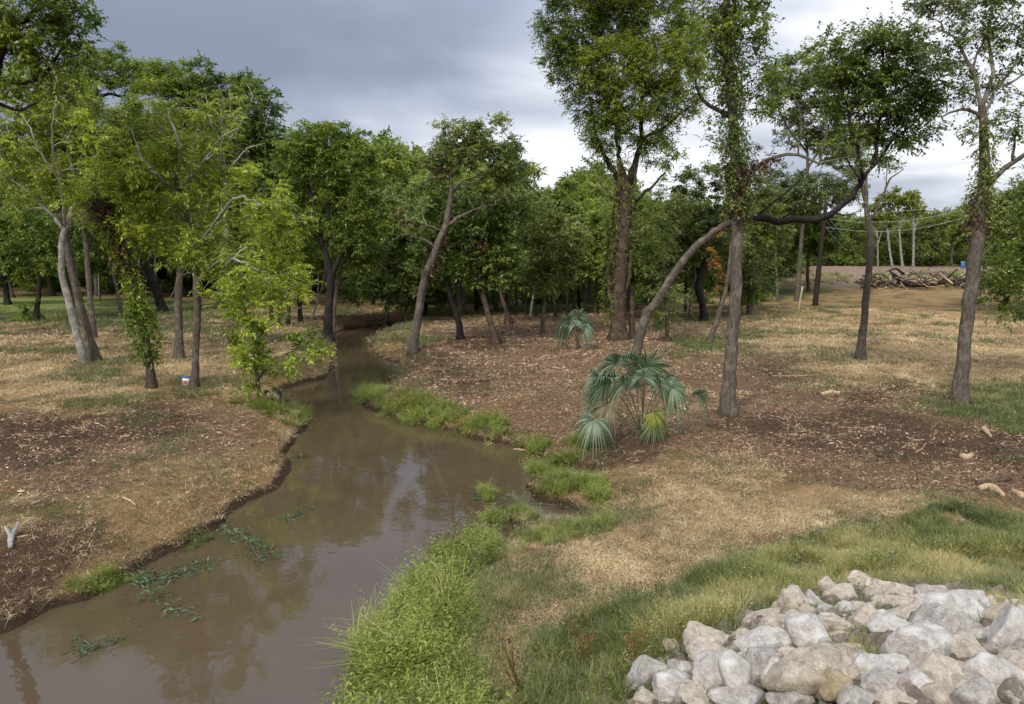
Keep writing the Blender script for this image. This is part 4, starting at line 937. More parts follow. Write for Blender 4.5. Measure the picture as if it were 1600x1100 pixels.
# short dry stubble
dry = proto_coll('stubble', [blades(26, .03, .12, .22, 2.4, .009, G_DRY, 'stubble', 2), blades(22, .04, .16, .28, 2.8, .008, G_DRY, 'stubble', 2), blades(18, .02, .09, .18, 2.0, .01, G_DRY, 'stubble', 2)])
x, y = polar(90000, 7.5, 70, pw=.9); z, s = around(x, y)
mu = mask('mulch', x, y); dk = mask('dark', x, y); gr = mask('green', x, y); pl = mask('pale', x, y)
den = (.75 - .60 * mu + .4 * pl - .5 * dk) * (.1 + sstep(.36, .6, fbm(x * .9, y * .9, 61, 4) + .07 * pl)) * (1 - .5 * gr)
kp = (rng.uniform(0, 1, len(x)) < den) & (s > .1)
x, y, z = x[kp], y[kp], z[kp]; nn = len(x); dd = np.hypot(x, y)
scatter('dry_stubble', np.stack([x, y, z], 1), rotz(nn, .1), rng.uniform(.6, 1.3, nn) * np.clip(dd / 24, .7, 2), rng.integers(0, 3, nn), np.clip(rng.normal(.5, .24, nn) + (fbm(x / 2, y / 2, 8) - .5) * 1.1 + (fbm(x * 1.5, y * 1.5, 18) - .5) * .6, .02, .95), dry, 'mown dry straw coloured grass stubble')
# thin green regrowth
grn_c = proto_coll('regrowth', [blades(24, .05, .16, .2, 1.2, .009, G_GRASS, 'regrowth', 2), blades(20, .06, .20, .25, 1.4, .010, G_GRASS, 'regrowth', 2)])
x, y = polar(70000, 7.5, 75, pw=.9); z, s = around(x, y)
mu = mask('mulch', x, y); gr = mask('green', x, y)
den = (.26 - .22 * mu + .12 * (x < -4)) * sstep(.52, .66, fbm(x * .45, y * .45, 71, 4)) * 3 + .8 * gr
kp = (rng.uniform(0, 1, len(x)) < den) & (s > .1)
x, y, z = x[kp], y[kp], z[kp]; nn = len(x); dd = np.hypot(x, y)
scatter('green_regrowth', np.stack([x, y, z], 1), rotz(nn, .1), rng.uniform(.6, 1.2, nn) * np.clip(dd / 24, .8, 2), rng.integers(0, 2, nn), np.clip(rng.normal(.45, .17, nn), .02, .95), grn_c, 'thin short green grass growing back')
# bank weeds: leafy herbs over the water edge
weeds = proto_coll('weed', [weed(8, .30, 10, .085, .018, G_WEED, 'weed'), weed(7, .45, 13, .10, .016, G_WEED, 'weed'), weed(8, .22, 8, .08, .020, G_WEED, 'weed'), blades(26, .2, .5, .14, 1.8, .012, G_WEED, 'weed', 3), blades(22, .15, .38, .16, 2.4, .012, G_WEED, 'weed', 3), weed(5, .5, 12, .12, .018, G_WEED, 'weed'), blades(12, .2, .6, .14, 1.2, .008, G_DRY, 'weed', 3)])
W_POLY = [(Gp([(566, 622), (600, 612), (640, 618), (720, 634), (770, 655), (800, 668), (800, 692), (745, 690), (700, 676), (650, 664), (600, 652), (560, 632)]), 1500, .55, .75),
          (Gp([(815, 690), (850, 678), (900, 690), (930, 715), (920, 735), (870, 728), (840, 706)]), 450, .5, .7),
          (Gp([(826, 752), (870, 742), (940, 765), (945, 790), (905, 800), (850, 785)]), 480, .5, .6),
          (Gp([(820, 815), (880, 818), (930, 815), (960, 830), (900, 848), (815, 850)]), 330, .42, .5),
          (Gp([(760, 800), (810, 790), (830, 815), (790, 830), (750, 826)]), 260, .6, .7),
          (Gp([(650, 905), (690, 868), (740, 838), (768, 845), (765, 875), (720, 915), (690, 925)]), 480, .42, .9),
          (Gp([(548, 1120), (560, 1040), (600, 975), (640, 930), (700, 925), (740, 960), (740, 1120), (740, 1250), (540, 1250)]), 2100, .66, 1.05),
          (Gp([(370, 630), (400, 626), (440, 628), (480, 645), (490, 662), (460, 668), (420, 650), (380, 640)]), 480, .5, .75),
          (Gp([(270, 870), (330, 830), (350, 822), (330, 850), (285, 880)]), 70, .35, .5),
          (Gp([(90, 920), (170, 895), (200, 905), (130, 940)]), 130, .45, .45),
          (Gp([(640, 560), (625, 540), (655, 528), (665, 545)]), 60, .45, .6)]
PX, PT, PS = [], [], []
for pg, cnt, tn, sz in W_POLY:
    pa = np.array(pg); lo, hi = pa.min(0) - .2, pa.max(0) + .2; got = 0
    while got < cnt:
        q = rng.uniform(lo, hi, (cnt * 2, 2)); w_ = poly_sd(q[:, 0], q[:, 1], pg) + (fbm(q[:, 0] * 1.7, q[:, 1] * 1.7, 91) - .5) * .6
        q = q[(w_ < 0.05) & (rng.uniform(0, 1, len(q)) < sstep(.38, .54, fbm(q[:, 0] * 1.5, q[:, 1] * 1.5, 97, 3)))][:cnt - got]; got += max(len(q), 1)
        zz_ = np.maximum(hgt(q[:, 0], q[:, 1]), WATER_Z) - .02
        bl_ = fbm(q[:, 0] * 1.6, q[:, 1] * 1.6, 92)
        PX.append(np.column_stack([q, zz_])); PT.append(np.clip(rng.normal(tn + .08, .17, len(q)) + (bl_ - .5) * 1.1, .02, .98)); PS.append(rng.uniform(.6, 1.15, len(q)) * sz * (.0 + bl_ * 2.0))
PX = np.concatenate(PX); PT = np.concatenate(PT); PS = np.concatenate(PS); nn = len(PX)
scatter('bank_weeds', PX, rotz(nn, .25), PS, rng.choice(7, nn, p=[.17, .17, .16, .17, .13, .14, .06]), PT, weeds, 'bright green leafy water weeds along the creek edge')
# tall rank grass around the riprap
tall = proto_coll('tallgrass', [blades(36, .18, .45, .14, 1.1, .011, G_TALL, 'tallgrass', 3), blades(30, .25, .60, .16, 1.4, .010, G_TALL, 'tallgrass', 3), blades(26, .15, .35, .16, 1.6, .011, G_DRY, 'tallgrass', 3), weed(6, .30, 9, .08, .022, G_TALL, 'tallgrass')])
T_POLY = [(Gp([(850, 1010), (900, 970), (1000, 935), (1100, 905), (1230, 880), (1320, 860), (1450, 880), (1290, 905), (1230, 940), (1160, 960), (1100, 1000), (1040, 1030), (990, 1060), (970, 1100), (900, 1200), (820, 1200), (830, 1080)]), 3600, .36, .9, [0, 1, 0, 3]),
          (Gp([(1230, 880), (1300, 850), (1440, 818), (1560, 810), (1700, 830), (1700, 880), (1560, 890), (1330, 905)]), 2200, .50, .72, [0, 1, 3]),
          (Gp([(1420, 815), (1470, 795), (1560, 800), (1700, 815), (1700, 880), (1480, 870)]), 1500, .30, .85, [0, 0, 3]),
          (Gp([(1280, 900), (1400, 880), (1560, 885), (1700, 900), (1700, 970), (1580, 975), (1530, 930), (1420, 915), (1300, 915)]), 1300, .8, .65, [1, 2, 0]),
          (Gp([(770, 890), (830, 880), (860, 930), (800, 950), (760, 940)]), 260, .45, .35, [0, 3]),
          (Gp([(730, 900), (800, 860), (840, 880), (800, 1000), (740, 1000)]), 420, .7, .6, [2, 1]),
          (Gp([(700, 930), (770, 880), (800, 900), (780, 960), (720, 990)]), 260, .75, .6, [2, 2, 1]),
          (Gp([(870, 1040), (960, 1000), (1000, 1060), (960, 1130), (860, 1130)]), 260, .95, .55, [2, 1]),
          (Gp([(740, 960), (830, 960), (850, 1100), (740, 1200)]), 560, .6, .6, [2, 1, 3]),
          (Gp([(1290, 998), (1395, 1000), (1400, 1022), (1330, 1030)]), 130, .5, .42, [0, 1]),
          (Gp([(1470, 650), (1500, 612), (1700, 605), (1700, 668), (1560, 660)]), 1400, .42, .50, [0, 0, 3]),
          (Gp([(1560, 950), (1600, 955), (1600, 985), (1560, 975)]), 60, .8, .6, [1, 2]),
          (Gp([(195, 610), (260, 598), (275, 608), (220, 616)]), 60, .5, .45, [0]), (Gp([(100, 582), (150, 570), (180, 580), (140, 592)]), 110, .5, .4, [0]),
          (Gp([(1190, 455), (1240, 425), (1330, 430), (1330, 442)]), 420, .5, 2.0, [0, 3])]
PX, PT, PS, PI = [], [], [], []
for pg, cnt, tn, sz, kinds in T_POLY:
    pa = np.array(pg); lo, hi = pa.min(0) - .3, pa.max(0) + .3; got = 0
    while got < cnt:
        q = rng.uniform(lo, hi, (cnt * 2, 2)); w_ = poly_sd(q[:, 0], q[:, 1], pg) + (fbm(q[:, 0] * 1.3, q[:, 1] * 1.3, 95) - .5) * .9
        q = q[(w_ < 0.1) & (rng.uniform(0, 1, len(q)) < sstep(.26, .5, fbm(q[:, 0] * 1.1, q[:, 1] * 1.1, 98)))][:cnt - got]; got += max(len(q), 1)
        bl_ = fbm(q[:, 0] * .9, q[:, 1] * .9, 96)
        zz_ = np.maximum(hgt(q[:, 0], q[:, 1]), WATER_Z) - .02
        PX.append(np.column_stack([q, zz_])); PT.append(np.clip(rng.normal(tn, .15, len(q)) + (fbm(q[:, 0] * .7 + 9, q[:, 1] * .7, 99) - .5) * 1.5, .02, .98)); PS.append(rng.uniform(.55, 1.1, len(q)) * sz * (.22 + bl_ * 1.2)); PI.append(rng.choice(kinds, len(q)))
PX = np.concatenate(PX); PT = np.concatenate(PT); PS = np.concatenate(PS); PI = np.concatenate(PI); nn = len(PX)
scatter('tall_grass', PX, rotz(nn, .15), PS, PI, PT, tall, 'rank green and straw grass around the pale rocks')
# distant scrub and woodland mass behind the single trees
big = proto_coll('foliage_mass', [])
for i, lm in enumerate([L_MID, L_DRK, L_MID, L_OLI]):
    nt_ = 60; o_ = rot_rows(nt_) * rng.uniform(.2, 1, (nt_, 1)) * 1.0
    V, F, T = sprays(o_, rot_rows(nt_) + np.array([0, 0, .3]), .7, 9, .34, .18, .2, rng.normal(.42, .12, nt_))
    big.objects.link(bpy.data.objects.new(f'foliage_mass_{chr(97 + i)}', mesh_np('foliage_mass', V, F, lm, {'tint': T})))
pts = []; sc_ = []
for D0, x0, x1, cnt, hf in ((108, -500, 1235, 1500, .85), (116, -500, 1235, 900, 1.0), (152, 1180, 2000, 1100, .88), (93, -400, 1180, 200, .2), (75, 640, 1200, 60, .16), (134, 1230, 1900, 260, .28)):
    px_ = rng.uniform(x0, x1, cnt); Dd = D0 + rng.uniform(-4, 4, cnt); X = (px_ - 800) / 1200 * Dd
    zg = hgt(X, Dd); top = np.array([(390 - skyline(q)) / 1200 * d_ + CAM_Z for q, d_ in zip(px_, Dd)]) * hf
    pts.append(np.stack([X, Dd, zg + rng.uniform(0, 1, cnt) * np.maximum(top - zg - 1.2, .4)], 1)); sc_.append(rng.uniform(1.0, 1.7, cnt) * (1.15 if D0 > 100 else .8))
pts = np.concatenate(pts); sc_ = np.concatenate(sc_); nn = len(pts)
scatter('far_woodland', pts, rotz(nn, 3), sc_, rng.integers(0, 4, nn), rng.uniform(.3, .6, nn), big, 'dense unbroken woodland behind the single trees')

# clods and torn roots on the bare soil
m, n, l = new_mat('soil_clod'); finish(n, l, ramp_of(n, l, noise_of(n, l, N(n, 'ShaderNodeTexCoord').outputs['Object'], 30, 3), [(.3, (.026, .017, .012)), (.7, (.085, .056, .040))]), .95, None, .1)
CLOD = m
def clod(r, nm):
    v, f = ico_dirs(2); v = v * (1 + .5 * (vnoise(v[:, 0] * 3 + r * 90, v[:, 1] * 3 + v[:, 2] * 4) - .5))[:, None] * np.array([r, r * .8, r * .55]); return mesh_np(nm, v, f, CLOD, None, False)
def ico_dirs(sub):
    import bmesh
    bm = bmesh.new(); bmesh.ops.create_icosphere(bm, subdivisions=sub, radius=1); V = np.array([v.co[:] for v in bm.verts]); F = np.array([[v.index for v in f.verts] for f in bm.faces]); bm.free(); return unit(V), F
clods = proto_coll('clod', [clod(.05, 'clod'), clod(.08, 'clod'), clod(.035, 'clod')])
x, y = polar(160000, 7.5, 60); z, s = around(x, y)
dk = mask('dark', x, y); mu = mask('mulch', x, y); gr = mask('green', x, y)
den = (.05 + .6 * dk + .3 * mu + .6 * sstep(.5, .1, s)) * sstep(.48, .66, fbm(x * 1.4, y * 1.4, 33, 3)) * (1 - gr)
kp = (rng.uniform(0, 1, len(x)) < den) & (s > .03)
x, y, z = x[kp], y[kp], z[kp]; nn = len(x); dd = np.hypot(x, y)
scatter('soil_clods', np.stack([x, y, z], 1), rotz(nn, 1.0), (.25 + 1.1 * rng.beta(1.1, 5, nn)) * (.6 + .5 * dk[kp]) * np.clip(dd / 22, .7, 2), rng.integers(0, 3, nn), rng.uniform(.3, .6, nn), clods, 'dark clods of churned soil on the bare patches')

strand = proto_coll('strand', [blades(7, .10, .26, .16, 3.4, .010, G_DRY, 'strand', 3), blades(5, .16, .40, .2, 3.6, .011, G_DRY, 'strand', 3)])
x, y = polar(90000, 7.5, 60); z, s = around(x, y)
gr = mask('green', x, y); mu = mask('mulch', x, y)
kp = (rng.uniform(0, 1, len(x)) < (.34 - .20 * mu) * (1 - .6 * gr) * sstep(.34, .6, fbm(x * 1.9, y * 1.9, 73, 3))) & (s > .1)
x, y, z = x[kp], y[kp], z[kp]; nn = len(x); dd = np.hypot(x, y)
scatter('loose_straw', np.stack([x, y, z + .01], 1), rotz(nn, .25), rng.uniform(.3, .75, nn) * np.clip(dd / 22, .6, 2), rng.integers(0, 2, nn), np.clip(rng.normal(.62, .2, nn), .1, .98), strand, 'loose pale straw strands lying on the ground')

# ------------------------------------------------------------------ palmettos
PALM = leaf_mat('palmetto_green', (0.034, 0.060, 0.028), (0.085, 0.135, 0.068), (0.22, 0.28, 0.17), 0.2)
PALY = leaf_mat('palmetto_yellow', (0.10, 0.13, 0.02), (0.22, 0.25, 0.04), (0.36, 0.36, 0.08), 0.3)
PALD = leaf_mat('palmetto_dry', (0.14, 0.11, 0.06), (0.30, 0.24, 0.14), (0.44, 0.37, 0.24), 0.2)
m, n, l = new_mat('palmetto_stalk'); finish(n, l, ramp_of(n, l, noise_of(n, l, N(n, 'ShaderNodeTexCoord').outputs['Object'], 9, 3), [(.3, (.055, .065, .03)), (.7, (.12, .115, .055))]), .6); STALK = m
def palmetto(label, base, fronds, k_, stem=0.25):
    g = G(*base); D = g[1]; k = D / 1200
    root = empty('palmetto', tuple(g), label, 'palmetto')
    A = Acc(); A.tube([(0, 0, -.1), (.01, 0, stem * .6), (0, .01, stem)], [.09, .08, .05], 10, .15); link('stem', A.mesh('stem', B_BRN), root)
    for (hx, hy, off, ax, ay, R, cup, mat) in fronds:
        h = P(hx, hy, D + off) - g
        s0 = np.array([rng.uniform(-.04, .04), rng.uniform(-.04, .04), stem])
        mid = (s0 + h) / 2 + np.array([0, 0, .12 * np.linalg.norm(h)])
        B = Acc(); B.tube(curve([s0, mid, h], 8), np.linspace(.013, .008, 8), 5)
        axd = unit(np.array([ax, -off * .35 - .15 + rng.normal() * .1, ay])); nrm = unit(np.cross(axd, unit(np.array([axd[2], rng.normal() * .3, -axd[0]]))))
        if nrm[1] > 0: nrm = -nrm
        sdv = np.cross(nrm, axd); V, F, T = [], [], []
        nseg = 30; Rm = R * k
        for i in range(nseg):
            th = (i / (nseg - 1) - .5) * math.radians(238); u = axd * math.cos(th) + sdv * math.sin(th); pv = unit(np.cross(u, nrm)); ln = Rm * (1 - .22 * abs(th) / 2.1) * rng.uniform(.88, 1.08)
            t_ = rng.uniform(.1, .9); jit = rng.uniform(-1, 1); b0 = len(V); fold = nrm * (.012 if i % 2 else -.012)
            ns = 6
            for s in range(ns + 1):
                q = s / ns; dr = (cup + .25 + .25 * jit) * ln * q ** 2.8
                c_ = h + u * ln * (q - .22 * cup * q ** 3) + nrm * .10 * ln * math.sin(q * 3) + np.array([0, 0, -dr])
                ww = max(.001, .019 * (Rm / .6) * math.sin(min(1, q * 1.6 + .15) * math.pi / 1.9) * (1 - max(0, q - .35) * 1.5))
                V += [c_ - pv * ww, c_ + fold * (1 - q) + nrm * .004, c_ + pv * ww]; T += [t_, t_ - .1, t_ + .1]
            for s in range(ns):
                a = b0 + 3 * s; F += [(a, a + 1, a + 4, a + 3), (a + 1, a + 2, a + 5, a + 4)]
        fr = link('frond', mesh_np('frond', V, F, mat, {'tint': np.clip(T, 0, 1)}), root)
        if mat is PALY: fr['label'] = 'yellowing frond hanging low'
        link('leaf_stalk', B.mesh('leaf_stalk', STALK), fr)
palmetto('large palmetto with drooping fan fronds in the centre of the right bank', (1003, 690),
         [(962, 568, .1, -.3, .9, 50, .5, PALM), (985, 560, -.1, .3, .7, 44, .8, PALM), (1010, 572, 0, .05, 1, 56, .1, PALM), (945, 600, -.3, -.7, .5, 55, .8, PALM), (955, 590, .2, -.5, .3, 58, 1.0, PALM), (1040, 597, -.2, .6, .4, 48, .9, PALM),
          (1005, 590, -.5, .1, .5, 44, .8, PALM), (1030, 600, -.3, .4, .4, 42, .9, PALM), (930, 655, -.3, -.3, -.6, 50, .5, PALM), (938, 612, .0, -.7, .2, 44, .8, PALM), (1090, 616, .1, .5, .5, 38, .9, PALM), (1022, 645, -.5, .3, -.5, 32, .5, PALY),
          (1000, 585, .5, -.1, .8, 45, .7, PALM), (950, 632, -.2, -.1, -.9, 42, .2, PALD), (1022, 660, -.1, .1, -.9, 38, .3, PALM), (975, 600, -.5, -.2, .5, 50, .8, PALM), (1035, 590, .2, .5, .7, 44, .6, PALM), (1050, 606, -.4, .8, .1, 42, 1.0, PALM), (935, 590, .3, -.8, .4, 46, .8, PALM), (925, 640, .2, -.7, -.3, 34, .8, PALD)], 1)
palmetto('smaller palmetto farther back near the thick vine covered trunk', (903, 546),
         [(890, 500, 0, -.3, .8, 32, .4, PALM), (905, 495, .1, .2, .9, 32, .4, PALM), (882, 512, -.3, -.8, .2, 30, .9, PALM), (915, 512, -.2, .6, .1, 26, 1.0, PALM), (900, 508, -.4, 0, .2, 30, 1.0, PALM), (892, 510, .3, -.4, .4, 30, .8, PALM), (908, 505, .3, .3, .5, 28, .8, PALM)], 1, .3)
palmetto('tiny palmetto clump at the creek edge under the shrubby sapling', (425, 624),
         [(418, 612, 0, -.4, .5, 14, .5, PALM), (430, 610, 0, .3, .8, 15, .4, PALM), (438, 615, -.1, .8, .3, 14, .7, PALM)], 1, .1)

# ------------------------------------------------------------------ riprap boulders
def rock_mat(name, a, b_, c):
    m, n, l = new_mat(name); co = N(n, 'ShaderNodeTexCoord').outputs['Object']
    f = noise_of(n, l, co, 6, 8, .78, .4); f2 = noise_of(n, l, co, 34, 4, .7); f3 = noise_of(n, l, co, 2.2, 3, .5)
    col = ramp_of(n, l, f, [(.32, a), (.5, b_), (.68, c)])
    col = mixc(n, l, mathn(n, l, 'MULTIPLY', mathn(n, l, 'GREATER_THAN', f2, .62), .55), col, tuple(min(.78, q * 1.25) for q in c))
    col = mixc(n, l, mathn(n, l, 'MULTIPLY', mathn(n, l, 'GREATER_THAN', f3, .6), .45), col, tuple(q * .6 for q in a))
    hh = mathn(n, l, 'ADD', mathn(n, l, 'MULTIPLY', f, 1.0), mathn(n, l, 'MULTIPLY', f2, .35))
    st = noise_of(n, l, co, 1.4, 6, .7, .8); col = mixc(n, l, mathn(n, l, 'MULTIPLY', mathn(n, l, 'GREATER_THAN', st, .56), .28), col, (.22, .18, .13))
    finish(n, l, col, .9, bump(n, l, hh, 1.0, .07), .2); return m
RM = {'w': ('whitish', rock_mat('rock_whitish', (.30, .27, .235), (.56, .52, .47), (.74, .71, .67))), 'g': ('pale grey', rock_mat('rock_grey', (.22, .195, .17), (.44, .405, .36), (.64, .60, .55))),
      'c': ('cream', rock_mat('rock_cream', (.27, .225, .17), (.53, .455, .365), (.71, .64, .54))), 't': ('tan', rock_mat('rock_tan', (.25, .21, .155), (.45, .385, .295), (.63, .56, .45))),
      'y': ('yellowish', rock_mat('rock_yellow', (.30, .235, .14), (.40, .325, .205), (.48, .40, .27))), 'p': ('pink', rock_mat('rock_pink', (.27, .20, .175), (.40, .30, .26), (.5, .40, .36)))}
ROCKS = [(1350, 911, 50, 20, 'c'), (1293, 924, 28, 26, 'c'), (1318, 934, 38, 22, 'c'), (1240, 944, 36, 34, 'c'), (1272, 942, 44, 22, 'g'), (1372, 931, 44, 30, 'c'), (1412, 929, 40, 28, 'c'), (1465, 934, 42, 34, 'g'), (1515, 943, 64, 42, 'w'),
         (1293, 958, 26, 24, 'g'), (1318, 956, 26, 18, 'w'), (1347, 953, 42, 20, 'c'), (1410, 950, 54, 24, 'c'), (1424, 965, 62, 26, 'c'), (1488, 962, 76, 40, 'w'), (1262, 963, 42, 22, 't'), (1358, 977, 62, 34, 'c'), (1312, 980, 42, 32, 'c'),
         (1250, 978, 52, 26, 'c'), (1272, 1000, 66, 40, 'w'), (1410, 992, 76, 42, 'w'), (1490, 987, 86, 46, 'g'), (1450, 1014, 96, 62, 'w'), (1580, 1002, 60, 60, 'w'), (1216, 982, 34, 30, 'c'), (1190, 972, 66, 22, 't'), (1190, 1012, 92, 32, 'w'),
         (1237, 1033, 44, 36, 'c'), (1280, 1052, 110, 64, 't'), (1340, 1055, 46, 26, 't'), (1295, 1077, 32, 38, 'y'), (1350, 1030, 40, 20, 'g'), (1392, 1048, 64, 34, 'w'), (1472, 1060, 88, 50, 'c'), (1515, 1028, 56, 40, 'c'), (1562, 1060, 80, 56, 'w'),
         (1378, 1078, 50, 40, 'g'), (1403, 1078, 36, 24, 'p'), (1340, 1094, 60, 34, 'g'), (1418, 1100, 56, 26, 'c'), (1480, 1088, 50, 28, 't'), (1528, 1096, 58, 36, 'g'), (1213, 1066, 40, 48, 'w'), (1235, 1098, 48, 30, 'g'), (1600, 1052, 44, 44, 'c'),
         (1558, 964, 44, 30, 't'), (1548, 992, 22, 22, 'c'), (1112, 1006, 66, 34, 'c'), (1062, 1013, 34, 20, 't'), (1112, 1034, 74, 30, 'c'), (1062, 1050, 42, 36, 'g'), (1015, 1057, 60, 40, 'g'), (1120, 1064, 72, 42, 'w'), (1160, 1066, 36, 62, 'w'),
         (1195, 1050, 46, 52, 'g'), (1055, 1084, 66, 32, 'w'), (1100, 1098, 62, 28, 'c'), (1168, 1096, 80, 34, 'g'), (1016, 1096, 32, 20, 'c'), (955, 1102, 44, 16, 'c'), (1360, 1060, 30, 16, 'g'), (1480, 1020, 44, 26, 'g'), (1596, 965, 34, 22, 'c'), (1160, 1000, 40, 22, 'c'), (1594, 1094, 50, 34, 'g')]
def ico_dirs(sub):
    import bmesh
    bm = bmesh.new(); bmesh.ops.create_icosphere(bm, subdivisions=sub, radius=1); V = np.array([v.co[:] for v in bm.verts]); F = np.array([[v.index for v in f.verts] for f in bm.faces]); bm.free(); return unit(V), F
ICO, ICF = ico_dirs(4)
def n3(v, f, s):
    return fbm(v[:, 0] * f + s, v[:, 1] * f + v[:, 2] * f * 1.7, s, 3)
def rock_mesh(ax, seed, mat):
    r_ = np.random.default_rng(seed); npl = 12
    nn_ = r_.normal(size=(npl, 3)); nn_ = unit(nn_); dd_ = r_.uniform(.60, 1.0, npl)
    den_ = np.maximum(ICO @ nn_.T, 1e-3); R = dd_ / den_; R = np.minimum(R, 1.35)
    k_ = 42.0; r = -np.log(np.exp(-k_ * R).sum(1)) / k_ + .04
    r = r * (1 + .16 * (n3(ICO, 1.6, seed % 97) - .5) + .13 * (n3(ICO, 4.5, seed % 89) - .5) + .10 * (n3(ICO, 11.0, seed % 83) - .5))
    V = ICO * r[:, None] * np.asarray(ax)
    a = r_.uniform(-.35, .35, 3); ca, sa = math.cos(a[0]), math.sin(a[0])
    V = V @ np.array([[ca, 0, sa], [0, 1, 0], [-sa, 0, ca]])
    return mesh_np('boulder', V, ICF, mat, None, True)
def row_of(py): return ('top' if py < 938 else 'upper' if py < 972 else 'middle' if py < 1020 else 'lower' if py < 1072 else 'bottom')
order = sorted(range(len(ROCKS)), key=lambda i: (row_of(ROCKS[i][1]), ROCKS[i][0])); rank = {}; cnts = {}
for i in order:
    rw = row_of(ROCKS[i][1]); cnts[rw] = cnts.get(rw, 0) + 1; rank[i] = cnts[rw]
ORD = ['', 'leftmost', 'second', 'third', 'fourth', 'fifth', 'sixth', 'seventh', 'eighth', 'ninth', 'tenth', 'eleventh', 'twelfth', 'thirteenth', 'fourteenth', 'fifteenth', 'sixteenth', 'seventeenth', 'eighteenth', 'nineteenth', 'twentieth', 'twenty-first', 'twenty-second']
for i, (px, py, w_, h_, cc) in enumerate(ROCKS):
    g = G(px, min(py + h_ * .35, 1160)); D = g[1]; k = math.hypot(D, CAM_Z - g[2]) / 1200
    ax = np.array([w_ * k * .56, (w_ + h_) * .5 * k * .60, h_ * k * .68])
    cname, mt = RM[cc]
    size = 'big' if w_ > 72 else 'small' if w_ < 38 else 'medium'
    shape = 'long flat' if w_ / h_ > 2.1 else 'upright' if h_ > w_ * 1.15 else 'blocky' if w_ / h_ < 1.35 else 'rounded'
    rw = row_of(py); od = ORD[rank[i]] + (' from the left' if rank[i] > 1 else '')
    if rank[i] == cnts[rw]: od = 'rightmost'
    lab = f'{size} {shape} {cname} boulder, {od} in the {rw} row of the pile'
    if i == 57: lab = 'big long pale grey boulder, fifth from the left in the bottom row of the pile'
    if cc == 'y': lab = 'smooth yellowish rounded stone leaning on the big tan boulder at the bottom'
    if cc == 'p': lab = 'pinkish stone set among grey rubble at the bottom of the pile'
    if i == 28: lab = 'biggest tan boulder with a flat speckled face, bottom centre of the pile'
    if i == 22: lab = 'largest whitish boulder right of the grass tuft in the rock pile'
    lift = .9 if cc in 'yp' else .34
    o = link('boulder', rock_mesh(ax, 500 + i, mt), None, (g[0], g[1] + ax[1] * (-.6 if cc in 'yp' else .3), g[2] + ax[2] * lift), (0, 0, rng.uniform(-.35, .35)))
    tag(o, lab, 'boulder', 'riprap boulders')
# small rubble between the boulders
GAP_DARK = rock_mat('rock_gap_dark', (.07, .055, .04), (.16, .13, .10), (.32, .28, .23))  # soil-dark stone; the darkness of the gaps is put into its colour
rubm = [rock_mesh((.07, .06, .05), 900, GAP_DARK), rock_mesh((.06, .05, .04), 901, GAP_DARK), rock_mesh((.05, .05, .04), 902, RM['t'][1])]
rub = proto_coll('rubble', rubm)
pg = Gp([(960, 1110), (1000, 1050), (1070, 1010), (1180, 965), (1240, 940), (1300, 918), (1560, 925), (1660, 950), (1680, 1250), (960, 1250)])
pa = np.array(pg); q = rng.uniform(pa.min(0), pa.max(0), (3600, 2)); q = q[poly_sd(q[:, 0], q[:, 1], pg) < -.05]; nn = len(q)
scatter('rubble', np.column_stack([q, hgt(q[:, 0], q[:, 1]) + rng.uniform(-.03, .04, nn)]), rotz(nn, 1.5), (.4 + 2.6 * rng.beta(1.2, 3.5, nn)), rng.integers(0, 3, nn), rng.uniform(.3, .6, nn), rub, 'small broken stones filling the gaps of the riprap')
# beyond the bottom of the picture the pile goes on
for j in range(9):
    x_ = rng.uniform(1.3, 6.2); y_ = rng.uniform(5.6, 6.7); a_ = rng.uniform(.16, .32)
    if poly_sd(np.array([x_]), np.array([y_]), pg)[0] > .3 and x_ < 1.6: continue
    o = link('boulder', rock_mesh((a_, a_ * .8, a_ * .6), 700 + j, RM[random.choice('wgct')][1]), None, (x_, y_, float(hgt(x_, y_)) + .06), (0, 0, rng.uniform(0, 6)))
    tag(o, 'pale boulder of the riprap pile below the bottom edge of the picture', 'boulder', 'riprap boulders below the picture')

# ------------------------------------------------------------------ wood debris
m, n, l = new_mat('split_wood'); co = N(n, 'ShaderNodeTexCoord').outputs['Object']
finish(n, l, ramp_of(n, l, noise_of(n, l, co, 14, 4, .7), [(.3, (.20, .125, .07)), (.55, (.42, .30, .185)), (.75, (.60, .48, .33))]), .8, bump(n, l, noise_of(n, l, co, 30, 4), .6, .02)); SPLIT = m
m, n, l = new_mat('bleached_wood'); co = N(n, 'ShaderNodeTexCoord').outputs['Object']
finish(n, l, ramp_of(n, l, noise_of(n, l, co, 10, 4, .7), [(.3, (.16, .15, .135)), (.7, (.38, .365, .335))]), .8, bump(n, l, noise_of(n, l, co, 30, 4), .6, .02)); BLEACH = m
def log(name, label, cat, pts, wid, mat, seed=0, rough=.25, lift=.6, group=None):
    g = G(*pts[0][:2]); k = g[1] / 1200; q = []
    for p_ in pts:
        w = G(*p_[:2]); w[2] += wid[0] / 2 * k * lift + (p_[2] if len(p_) > 2 else 0); q.append(w)
    c_ = curve(q, max(5, len(q) * 3)); r = np.interp(np.linspace(0, 1, len(c_)), np.linspace(0, 1, len(wid)), wid) * k / 2
    A = Acc(); A.tube(c_, r, 8, rough)
    o = link(name, A.mesh(name, mat, g), None, tuple(g)); tag(o, label, cat, group); return o
log('wood_chunk', 'split pale tan piece of log lying alone on the brown mulch', 'wood piece', [(1283, 617), (1297, 615), (1313, 616)], [5, 9, 6], SPLIT)
log('wood_chunk', 'jagged three pronged splinter of wood on the dark soil at right', 'wood piece', [(1536, 671), (1543, 678), (1548, 684)], [8, 7, 4], SPLIT)
log('wood_chunk', 'torn chunk of pale root wood on dark mulch at far right', 'wood piece', [(1500, 714), (1510, 716), (1520, 713)], [8, 10, 6], SPLIT)
